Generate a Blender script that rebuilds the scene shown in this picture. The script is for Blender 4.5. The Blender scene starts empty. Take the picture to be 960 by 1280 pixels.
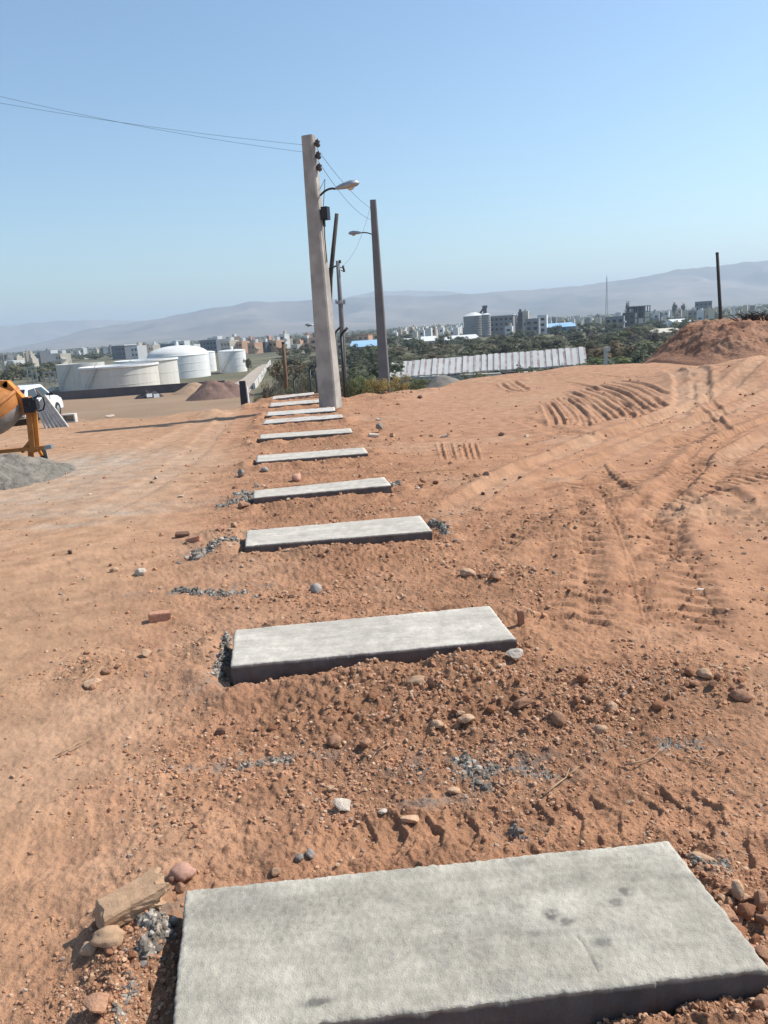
import bpy, bmesh, math, random
import numpy as np
from mathutils import Vector, Matrix

random.seed(7)
R = np.random.default_rng(11)
scene = bpy.context.scene
C = scene.collection
PI = math.pi

# ------------------------------------------------------------------ camera
F_PX, PITCH, ROLL, CH = 950.0, 0.240, -0.0647, 1.742
cam_d = bpy.data.cameras.new("camera")
cam = bpy.data.objects.new("camera", cam_d); C.objects.link(cam)
cam_d.sensor_fit = 'VERTICAL'; cam_d.sensor_height = 24.0
cam_d.lens = 24.0 * F_PX / 1280.0
cam_d.clip_start = 0.05; cam_d.clip_end = 30000
_F = Vector((0, math.cos(PITCH), -math.sin(PITCH))); _U = Vector((0, math.sin(PITCH), math.cos(PITCH))); _R = Vector((1, 0, 0))
_r = _R * math.cos(ROLL) + _U * math.sin(ROLL); _u = -_R * math.sin(ROLL) + _U * math.cos(ROLL)
M = Matrix((( _r.x, _u.x, -_F.x, 0), (_r.y, _u.y, -_F.y, 0), (_r.z, _u.z, -_F.z, CH), (0, 0, 0, 1)))
cam.matrix_world = M
scene.camera = cam

def ray(u, v):
    return _r * ((u - 480) / F_PX) + _u * (-(v - 640) / F_PX) + _F
def G(u, v, z=0.0):                       # photo point on the level z
    d = ray(u, v); t = (z - CH) / d.z
    return Vector((d.x * t, d.y * t, z))
def D(u, v, dist):                        # photo point at a distance ahead
    d = ray(u, v); t = dist / d.y
    return Vector((d.x * t, d.y * t, CH + d.z * t))

# ------------------------------------------------------------------ helpers
def tag(o, label=None, cat=None, group=None, kind=None):
    if label: o['label'] = label
    if cat: o['category'] = cat
    if group: o['group'] = group
    if kind: o['kind'] = kind
    return o
def empty(name, loc=(0, 0, 0), label=None, cat=None, group=None, rz=0.0):
    o = bpy.data.objects.new(name, None); C.objects.link(o)
    o.location = loc; o.rotation_euler = (0, 0, rz); o.empty_display_size = .2
    return tag(o, label, cat, group)
def link(name, me, parent=None, loc=None):
    o = bpy.data.objects.new(name, me); C.objects.link(o)
    if parent: o.parent = parent
    if loc is not None: o.location = loc
    return o
def copy_tree(o, parent=None):
    c = o.copy(); C.objects.link(c)
    if parent: c.parent = parent
    for ch in o.children: copy_tree(ch, c)
    return c

class MB:
    def __init__(s): s.v = []; s.f = []; s.m = []
    def add(s, vs, fs, m=0):
        n = len(s.v); s.v += [tuple(p) for p in vs]
        for f in fs: s.f.append(tuple(i + n for i in f)); s.m.append(m)
    def box(s, c, size, rz=0.0, m=0, taper=1.0, rot=None):
        x, y, z = size[0] / 2, size[1] / 2, size[2] / 2
        vs = []
        for (a, b, k) in ((-1,-1,-1),(1,-1,-1),(1,1,-1),(-1,1,-1),(-1,-1,1),(1,-1,1),(1,1,1),(-1,1,1)):
            t = taper if k > 0 else 1.0
            p = Vector((a * x * t, b * y * t, k * z))
            if rot is not None: p = rot @ p
            p = Matrix.Rotation(rz, 3, 'Z') @ p
            vs.append(p + Vector(c))
        s.add(vs, [(0,3,2,1),(4,5,6,7),(0,1,5,4),(1,2,6,5),(2,3,7,6),(3,0,4,7)], m)
    def tube(s, pts, r, n=8, m=0, cap=True):
        pts = [Vector(p) for p in pts]
        rr = r if isinstance(r, (list, tuple)) else [r] * len(pts)
        n0 = len(s.v); prev = None
        for i, p in enumerate(pts):
            t = (pts[min(i + 1, len(pts) - 1)] - pts[max(i - 1, 0)]).normalized()
            a = t.orthogonal().normalized() if prev is None else (prev - t * prev.dot(t)).normalized()
            prev = a; b = t.cross(a)
            for k in range(n):
                an = 2 * PI * k / n
                s.v.append(tuple(p + (a * math.cos(an) + b * math.sin(an)) * rr[i]))
        for i in range(len(pts) - 1):
            for k in range(n):
                q = n0 + i * n
                s.f.append((q + k, q + (k + 1) % n, q + n + (k + 1) % n, q + n + k)); s.m.append(m)
        if cap:
            s.f.append(tuple(n0 + k for k in reversed(range(n)))); s.m.append(m)
            q = n0 + (len(pts) - 1) * n
            s.f.append(tuple(q + k for k in range(n))); s.m.append(m)
    def lathe(s, prof, n=32, m=0, mtx=None):
        n0 = len(s.v)
        for (r, z) in prof:
            for k in range(n):
                a = 2 * PI * k / n
                p = Vector((r * math.cos(a), r * math.sin(a), z))
                if mtx is not None: p = mtx @ p
                s.v.append(tuple(p))
        for i in range(len(prof) - 1):
            mm = m[i] if isinstance(m, (list, tuple)) else m
            for k in range(n):
                q = n0 + i * n
                s.f.append((q + k, q + (k + 1) % n, q + n + (k + 1) % n, q + n + k)); s.m.append(mm)
    def mesh(s, name, mats, smooth=False):
        me = bpy.data.meshes.new(name); me.from_pydata(s.v, [], s.f)
        for m in (mats if isinstance(mats, (list, tuple)) else [mats]): me.materials.append(m)
        me.polygons.foreach_set('material_index', s.m)
        if smooth: me.polygons.foreach_set('use_smooth', [True] * len(s.f))
        me.update(); return me
    def build(s, name, mats, parent=None, smooth=False, loc=None):
        return link(name, s.mesh(name, mats, smooth), parent, loc)

def np_mesh(name, V, Q, mat, smooth=True, col=None, nper=4):
    me = bpy.data.meshes.new(name)
    V = np.ascontiguousarray(V, dtype=np.float32); Q = np.ascontiguousarray(Q, dtype=np.int32)
    me.vertices.add(len(V)); me.vertices.foreach_set('co', V.ravel())
    me.loops.add(Q.size); me.loops.foreach_set('vertex_index', Q.ravel())
    me.polygons.add(len(Q)); me.polygons.foreach_set('loop_start', np.arange(0, Q.size, nper, dtype=np.int32))
    me.polygons.foreach_set('use_smooth', np.full(len(Q), smooth, dtype=bool))
    me.update(calc_edges=True); me.validate()
    if col is not None:
        a = me.color_attributes.new('tint', 'FLOAT_COLOR', 'POINT')
        cc = np.ones((len(V), 4), dtype=np.float32); cc[:, :col.shape[1]] = col
        a.data.foreach_set('color', cc.ravel())
    me.materials.append(mat)
    return me
def grid_quads(nr, nc, wrap=False):
    i = np.arange(nr - 1)[:, None]; j = np.arange(nc if wrap else nc - 1)[None, :]
    j2 = (j + 1) % nc
    return np.stack([i * nc + j + 0 * i, i * nc + j2, (i + 1) * nc + j2, (i + 1) * nc + j], -1).reshape(-1, 4)

# vectorised gradient noise
_perm = np.concatenate([R.permutation(256)] * 3)
_ang = R.uniform(0, 2 * PI, 256); _gx, _gy = np.cos(_ang), np.sin(_ang)
def perlin(x, y):
    x = np.asarray(x, float); y = np.asarray(y, float)
    xi = np.floor(x).astype(np.int64); yi = np.floor(y).astype(np.int64)
    xf, yf = x - xi, y - yi; xi &= 255; yi &= 255
    def g(a, b, dx, dy):
        h = _perm[_perm[(xi + a) & 255] + ((yi + b) & 255)]
        return _gx[h] * dx + _gy[h] * dy
    u = xf ** 3 * (xf * (xf * 6 - 15) + 10); v = yf ** 3 * (yf * (yf * 6 - 15) + 10)
    n0 = g(0, 0, xf, yf) * (1 - u) + g(1, 0, xf - 1, yf) * u
    n1 = g(0, 1, xf, yf - 1) * (1 - u) + g(1, 1, xf - 1, yf - 1) * u
    return (n0 * (1 - v) + n1 * v) * 1.5
def fbm(x, y, o=4, gain=.5):
    s = 0; a = 1.0
    for k in range(o):
        s = s + a * perlin(x * 2 ** k + 17.3 * k, y * 2 ** k - 9.1 * k); a *= gain
    return s
def sst(a, b, x):
    t = np.clip((x - a) / (b - a), 0, 1); return t * t * (3 - 2 * t)

# ------------------------------------------------------------------ materials
def mat(name, col, col2=None, scale=4.0, rough=.85, bump=0.0, bscale=40.0, metal=0.0, attr=None, rand=0.0, spec=.3, detail=6.0, dist=.02, fine=0.0, bump2=0.0):
    m = bpy.data.materials.new(name); m.use_nodes = True
    nt = m.node_tree; nd = nt.nodes; lk = nt.links
    b = nd['Principled BSDF']
    b.inputs['Roughness'].default_value = rough; b.inputs['Metallic'].default_value = metal
    b.inputs['Specular IOR Level'].default_value = spec
    tc = nd.new('ShaderNodeTexCoord')
    out = None
    if attr:
        at = nd.new('ShaderNodeAttribute'); at.attribute_name = attr; out = at.outputs['Color']
        if col2 is not None:
            n = nd.new('ShaderNodeTexNoise'); n.inputs['Scale'].default_value = scale; n.inputs['Detail'].default_value = detail
            lk.new(tc.outputs['Object'], n.inputs['Vector'])
            r = nd.new('ShaderNodeMapRange'); r.inputs[1].default_value = .3; r.inputs[2].default_value = .7
            r.inputs[3].default_value = col2[0]; r.inputs[4].default_value = col2[1]
            lk.new(n.outputs[0], r.inputs[0])
            x = nd.new('ShaderNodeVectorMath'); x.operation = 'SCALE'
            lk.new(out, x.inputs[0]); lk.new(r.outputs[0], x.inputs['Scale']); out = x.outputs[0]
    elif col2 is not None:
        n = nd.new('ShaderNodeTexNoise'); n.inputs['Scale'].default_value = scale; n.inputs['Detail'].default_value = detail
        lk.new(tc.outputs['Object'], n.inputs['Vector'])
        r = nd.new('ShaderNodeMapRange'); r.inputs[1].default_value = .35; r.inputs[2].default_value = .65
        lk.new(n.outputs[0], r.inputs[0])
        x = nd.new('ShaderNodeMix'); x.data_type = 'RGBA'
        x.inputs[6].default_value = (*col, 1); x.inputs[7].default_value = (*col2, 1)
        lk.new(r.outputs[0], x.inputs[0]); out = x.outputs[2]
    if fine and out is not None:
        n = nd.new('ShaderNodeTexNoise'); n.inputs['Scale'].default_value = bscale * 2.2; n.inputs['Detail'].default_value = 3
        lk.new(tc.outputs['Object'], n.inputs['Vector'])
        r = nd.new('ShaderNodeMapRange'); r.inputs[1].default_value = .3; r.inputs[2].default_value = .7
        r.inputs[3].default_value = 1 - fine; r.inputs[4].default_value = 1 + fine
        lk.new(n.outputs[0], r.inputs[0])
        x = nd.new('ShaderNodeVectorMath'); x.operation = 'SCALE'
        lk.new(out, x.inputs[0]); lk.new(r.outputs[0], x.inputs['Scale']); out = x.outputs[0]
    if rand:
        oi = nd.new('ShaderNodeObjectInfo')
        h = nd.new('ShaderNodeHueSaturation')
        mv = nd.new('ShaderNodeMapRange'); mv.inputs[3].default_value = 1 - rand; mv.inputs[4].default_value = 1 + rand
        lk.new(oi.outputs['Random'], mv.inputs[0]); lk.new(mv.outputs[0], h.inputs['Value'])
        if out is None: h.inputs['Color'].default_value = (*col, 1)
        else: lk.new(out, h.inputs['Color'])
        out = h.outputs[0]
    if out is None: b.inputs['Base Color'].default_value = (*col, 1)
    else: lk.new(out, b.inputs['Base Color'])
    if bump:
        n = nd.new('ShaderNodeTexNoise'); n.inputs['Scale'].default_value = bscale; n.inputs['Detail'].default_value = 8; n.inputs['Roughness'].default_value = .65
        lk.new(tc.outputs['Object'], n.inputs['Vector'])
        bp = nd.new('ShaderNodeBump'); bp.inputs['Strength'].default_value = bump; bp.inputs['Distance'].default_value = dist
        lk.new(n.outputs[0], bp.inputs['Height']); lk.new(bp.outputs[0], b.inputs['Normal'])
        if bump2:
            n2 = nd.new('ShaderNodeTexNoise'); n2.inputs['Scale'].default_value = bscale * .28; n2.inputs['Detail'].default_value = 5; n2.inputs['Roughness'].default_value = .6
            lk.new(tc.outputs['Object'], n2.inputs['Vector'])
            b2 = nd.new('ShaderNodeBump'); b2.inputs['Strength'].default_value = bump2
            if attr:
                for (bn, k_) in ((b2, bump2), (bp, bump)):
                    mm = nd.new('ShaderNodeMath'); mm.operation = 'MULTIPLY'; mm.inputs[1].default_value = k_
                    lk.new(at.outputs['Alpha'], mm.inputs[0]); lk.new(mm.outputs[0], bn.inputs['Strength'])
            b2.inputs['Distance'].default_value = dist * 3
            lk.new(n2.outputs[0], b2.inputs['Height']); lk.new(b2.outputs[0], bp.inputs['Normal'])
    return m

m_ground = mat('soil', (.4, .2, .11), (.80, 1.2), 5.5, .95, .55, 130, attr='tint', spec=.12, dist=.014, fine=.2, bump2=.6)
m_slab = mat('concrete_slab', (.5, .49, .45), (.84, 1.14), 14, .85, .7, 190, attr='tint', spec=.25, dist=.006, fine=.14)
m_pole = mat('pole_concrete', (.30, .28, .252), (.47, .44, .39), 2.5, .9, .3, 25)
m_pole2 = mat('grey_pole_concrete', (.165, .16, .16), (.215, .205, .20), 2.0, .9, .3, 25)
m_metal = mat('dark_metal', (.035, .035, .04), (.05, .05, .055), 8, .5, metal=.3)
m_galv = mat('galvanised_metal', (.30, .32, .33), (.40, .41, .42), 6, .45, metal=.6)
m_wood = mat('old_wood', (.045, .036, .033), (.075, .06, .05), 6, .85, .3, 30)
m_brownwood = mat('brown_wood', (.15, .085, .05), (.21, .12, .07), 6, .85, .3, 30)
m_porc = mat('porcelain', (.07, .05, .045), None, rough=.25, spec=.5)
m_glass = mat('window_glass', (.02, .025, .03), None, rough=.08, spec=.6)
m_lampglass = mat('lamp_lens', (.5, .5, .47), None, rough=.15, spec=.6)
m_cream = mat('cream_tank_paint', (.54, .515, .455), (.61, .585, .525), .5, .55)
m_white = mat('white_paint', (.68, .67, .64), (.76, .755, .73), .8, .5)
for m__ in (m_cream, m_white):
    nt_ = m__.node_tree; n_ = [x for x in nt_.nodes if x.type == 'TEX_NOISE'][0]; l_ = n_.inputs['Vector'].links[0]; src_ = l_.from_socket
    mp_ = nt_.nodes.new('ShaderNodeMapping'); mp_.inputs['Scale'].default_value = (1.0, 1.0, .10); nt_.links.new(src_, mp_.inputs[0]); nt_.links.new(mp_.outputs[0], n_.inputs['Vector']); n_.inputs['Scale'].default_value = 1.1
m_roofw = mat('tank_roof_paint', (.60, .585, .54), (.70, .69, .65), .25, .6)
m_darkwall = mat('dark_wall_block', (.085, .075, .08), (.115, .10, .105), .25, .9)
m_orange = mat('orange_paint', (.62, .24, .035), (.50, .20, .05), 7, .5, .15, 40)
m_orange_d = mat('worn_orange_paint', (.36, .13, .035), (.44, .19, .06), 9, .65, .2, 40)
m_cement = mat('cement_film', (.30, .265, .24), (.21, .17, .15), 8, .9, .4, 40)
m_black = mat('black_plastic', (.018, .020, .028), None, rough=.45)
m_rubber = mat('rubber', (.02, .02, .02), (.03, .028, .026), 10, .9)
m_carw = mat('white_car_paint', (.78, .79, .80), None, rough=.25, spec=.5)
m_light = mat('lamp_glass_clear', (.6, .6, .6), None, rough=.1, spec=.6)
m_red = mat('red_lens', (.35, .02, .02), None, rough=.2, spec=.5)
m_plank = mat('whitewashed_board', (.60, .58, .53), (.48, .45, .40), 8, .85, .3, 30)
m_mortar = mat('wet_mortar', (.13, .135, .14), (.24, .245, .25), 18, .9, .6, 90, dist=.01)
m_gravel = mat('grey_gravel', (.18, .16, .132), (.28, .248, .205), 5, .95, .9, 45, dist=.03)
m_mound = mat('rust_soil', (.275, .140, .086), (.37, .205, .13), .8, .97, .8, 16, dist=.05, spec=.1, fine=.15)
m_heapd = mat('dark_red_soil', (.16, .10, .08), (.22, .14, .11), .7, .97, .8, 3, dist=.2, spec=.1)
m_tan = mat('tan_soil', (.36, .235, .15), (.42, .28, .18), .7, .97, .8, 3, dist=.2, spec=.1)
m_tarp = mat('dark_tarpaulin', (.035, .028, .030), (.06, .045, .045), 1.5, .8)
m_tarpb = mat('dark_blue_sheet', (.02, .026, .04), (.03, .036, .05), 4, .5)
ST = {
 'brown': mat('brown_stone', (.33, .175, .105), (.44, .25, .155), 9, .95, .5, 30, rand=.22, spec=.15),
 'clod':  mat('red_clod', (.30, .135, .072), (.38, .185, .105), 9, .97, .6, 30, rand=.2, spec=.1),
 'tan':   mat('tan_stone', (.44, .275, .17), (.52, .34, .22), 7, .92, .4, 30, rand=.15, spec=.15),
 'yellow': mat('ochre_stone', (.46, .29, .175), (.52, .34, .21), 7, .9, .4, 30, rand=.1, spec=.15),
 'pink':  mat('pink_stone', (.50, .27, .19), (.58, .34, .25), 7, .92, .4, 30, rand=.1, spec=.15),
 'pale':  mat('pale_stone', (.52, .43, .34), (.62, .53, .43), 7, .9, .4, 30, rand=.12, spec=.15),
 'grey':  mat('grey_stone', (.25, .22, .20), (.36, .31, .27), 9, .92, .4, 30, rand=.2, spec=.15),
 'dark':  mat('dark_stone', (.13, .075, .055), (.20, .11, .075), 9, .95, .4, 30, rand=.2, spec=.15),
 'brick': mat('brick_clay', (.42, .19, .115), (.54, .32, .22), 12, .92, .5, 40, rand=.1, spec=.15),
}

# ------------------------------------------------------------------ slabs: corners measured
SL_PX = [[(232,1112),(835,1050),(962,1209),(213,1302)],
 [(293,787),(612,756.5),(645,798),(288,832)],
 [(308,663),(525,644),(540,663),(306,682)],
 [(317,613),(480,596),(489,606),(316,622)],
 [(321,569),(455,559),(460,566),(320,577)],
 [(325,543),(438,535),(441,540),(324,548)],
 [(332,524.5),(427,517.5),(429,521.5),(328,529.5)],
 [(334,515),(418,508.5),(419,513),(333,519.5)],
 [(338,503.5),(422,497),(423,500.5),(337,508)],
 [(341,495.5),(392,490),(393,492.5),(340,498.5)]]
SZ = 0.10
SLABS = [[G(u, v, SZ) for u, v in q] for q in SL_PX]      # bl, br, fr, fl
S_FRAME = []
for q in SLABS:
    c = sum(q, Vector()) / 4
    ex = ((q[1] - q[0]) + (q[2] - q[3])); ex.z = 0; ex.normalize()
    ey = Vector((-ex.y, ex.x, 0))
    hx = ((q[1] - q[0]).length + (q[2] - q[3]).length) / 4
    hy = abs((q[0] - q[3]).dot(ey) + (q[1] - q[2]).dot(ey)) / 4
    S_FRAME.append((c, ex, ey, hx, hy))

# ------------------------------------------------------------------ terrain
EDGE_PX = [(-300,556),(0,534),(60,529),(170,523),(240,518),(300,512),(345,497),(430,493),(520,488),(560,479),(640,468),(760,459)]
_ea, _er = [], []
for (u, v) in EDGE_PX:
    p = G(u, v, .1 if u > 400 else 0); _ea.append(math.atan2(p.x, p.y)); _er.append(math.hypot(p.x, p.y))
_ea += [.50, .62]; _er += [34, 36]
_ea = [-3.2, _ea[0] - .3] + _ea + [1.2, 3.2]; _er = [20, 20] + _er + [34, 20]
VZ = -10.0

CAR_D = 31.0; CAR_P = D(34, 520, CAR_D); CAR_Z = D(30, 481.5, CAR_D).z - 1.42
TRACKS = []
def track(pts, w, depth, rim=.01, lug=0.0, sp=.15, skew=0.0, shade=0.0):
    P = [G(u, v, 0) for u, v in pts]
    # smooth resample (Catmull-Rom)
    out = []
    for i in range(len(P) - 1):
        a, b, c, d = P[max(i-1,0)], P[i], P[i+1], P[min(i+2,len(P)-1)]
        for k in range(5):
            t = k / 5
            out.append(.5 * ((2*b) + (c-a)*t + (2*a-5*b+4*c-d)*t*t + (3*b-a-3*c+d)*t**3))
    out.append(P[-1])
    TRACKS.append((np.array([(p.x, p.y) for p in out]), w, depth, rim, lug, sp, skew, shade))
# near chevron track behind the first slab
track([(380,1052),(520,1045),(640,1033),(740,1022),(840,1014),(980,1006)], .24, .012, .010, .025, .125, .55)
track([(840,1035),(900,1062),(985,1100)], .26, .012, .01, .022, .13, .5)
# wide ribbed loader tracks on the right
track([(700,800),(712,720),(716,660),(700,600)], .55, .006, .006, .026, .17, .35)
track([(860,800),(832,720),(800,660),(762,610),(735,588)], .55, .012, .018, .032, .165, .4)
track([(770,668),(830,632),(890,608),(980,585)], .50, .012, .012, .032, .17, .4)
track([(985,690),(930,660),(890,622)], .55, .010, .014, .03, .17, .4)
track([(980,740),(900,712),(830,700)], .5, .006, .004, .012, .2)
track([(985,628),(940,634),(905,620),(880,604)], .34, .03, .03, .012, .2)
# ruts
track([(560,640),(660,585),(760,547),(840,518),(980,462)], .38, .045, .04)
track([(700,600),(800,556),(880,526),(985,488)], .34, .04, .035)
track([(985,516),(920,545),(885,562),(850,600),(800,640)], .36, .04, .035, .014, .2)
track([(985,535),(935,560),(900,582)], .3, .035, .035)
track([(839,468),(852,481),(856,504),(840,524)], .44, .04, .03)
track([(862,466),(874,480),(878,500)], .40, .04, .035)
# curved grooves
for g in ([(681,506),(688,518),(693,534)], [(697,498),(718,517),(724,533)], [(704,497),(727,515),(732,533)],
          [(695,490),(714,491),(733,502),(760,527)], [(745,481),(781,494),(815,519)], [(770,477),(800,483),(836,496)],
          [(812,497),(833,511)], [(760,496),(781,506),(790,523)], [(868,510),(891,524),(912,541)], [(885,503),(905,516),(922,520)],
          [(625,480),(645,490),(680,491)], [(640,478),(660,487)], [(740,471),(790,475),(830,478)], [(700,478),(730,482),(750,490)]):
    track(g, .17, .030, .026)
def mixpts(a, b, t): return [(p[0] * (1 - t) + q_[0] * t, p[1] * (1 - t) + q_[1] * t) for p, q_ in zip(a, b)]
FA = [(681,506),(688,518),(693,534)]; FB = [(697,498),(718,517),(724,533)]; FC = [(704,492),(733,505),(760,527)]; FD = [(745,481),(781,494),(815,519)]; FE = [(770,477),(800,483),(836,496)]
for a_, b_, ts in ((FA, FB, (.35, .7)), (FB, FC, (.3, .55, .8)), (FC, FD, (.2, .4, .6, .8)), (FD, FE, (.3, .65))):
    for t_ in ts: track(mixpts(a_, b_, t_), .12, .022, .020)
for g in ([(985,478),(930,498),(880,530),(840,580)], [(985,556),(920,575),(850,625),(815,690)], [(640,520),(720,545),(800,535),(900,492),(985,470)], [(730,600),(745,650),(760,720),(770,790)], [(820,560),(880,548),(985,508)]):
    track(g, .42, .014, .016, .028, .15, .35)
for g in ([(840,478),(900,468),(985,452)], [(850,490),(910,476),(985,462)], [(800,470),(900,458),(985,442)], [(780,476),(860,463),(985,436)], [(870,505),(930,488),(985,474)], [(905,512),(985,486)]):
    track(g, .24, .022, .025, .018, .28)
for g in ([(600,700),(690,640),(800,600),(985,556)], [(640,560),(740,530),(830,500),(985,458)], [(870,720),(830,650),(870,585),(930,540)], [(985,650),(900,645),(820,690),(770,760)]):
    track(g, .30, .012, .012, .022, .13, .4)
# finger marks and a crack
for x0 in (549, 556, 561, 577, 584, 591): track([(x0, 552), (x0 + 7, 578)], .07, .02, .012)
for x0 in (588, 594, 600): track([(x0, 592), (x0 + 8, 599)], .08, .025, .02)
track([(492,592),(540,590),(600,587)], .05, .04, .015)
track([(748,577),(756,580),(770,593),(786,608),(792,612)], .10, -.03, .0)
# left lanes and faint ribs
track([(300,505),(262,545),(215,590),(120,640),(-40,690)], .45, .012, .006)
track([(280,512),(190,560),(90,605),(-40,640)], .45, .010, .006)
track([(-40,745),(60,715),(180,688)], .5, .005, .003, .005, .2)
track([(-40,780),(50,755),(150,735)], .5, .004, .003, .005, .2)
track([(200,1010),(120,1040),(0,1075)], .4, .012, .014, .006, .12)
track([(300,990),(180,1010),(40,1030)], .25, .01, .006)

HUMPS = [(545,878,.55,.055),(655,882,.45,.045),(760,880,.45,.035),(880,856,.40,.05),(430,895,.30,.03),(110,840,.30,.02),
         (460,848,.25,.03),(600,835,.25,.03),(905,1165,.22,.012),(945,1230,.25,.02),(180,1150,.20,.05),(160,1225,.25,.035),(860,1290,.28,.045),
         (640,722,.35,.03),(430,700,.4,.04),(690,655,.7,.05),(270,672,.3,.06),(400,635,.5,.04),(350,648,.3,.03),(490,500,1.0,.16),(455,498,.6,.12),(520,490,.8,.12),
         (700,470,2.2,.12),(760,462,2.2,.16),(985,470,3.2,.45),(920,480,2.0,.15),(600,478,1.2,.10),(640,474,1.0,.08),(265,520,.5,.15),(310,510,.5,.12),(575,860,.25,.03),(390,870,.25,.02)]
HUMPS = [(G(u, v), r, h) for u, v, r, h in HUMPS]

AX0 = S_FRAME[0][0]; AX1 = S_FRAME[7][0]
_ad = (AX1 - AX0); _ad.z = 0; _ad.normalize()
def band(x, y):
    """signed sideways distance from the row of slabs"""
    return (x - AX0.x) * _ad.y - (y - AX0.y) * _ad.x

def rubble_map(x, y):
    s = band(x, y)
    w = .30 + .70 * np.exp(-((s - .25) / (1.0 + .03 * y)) ** 2)
    w = np.where(s < -1.1, w * .45, w)
    for (p, r, h) in HUMPS:
        if p.y < 13: w = w + .9 * np.exp(-((x - p.x) ** 2 + (y - p.y) ** 2) / (r * r * .6))
    return w

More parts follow.
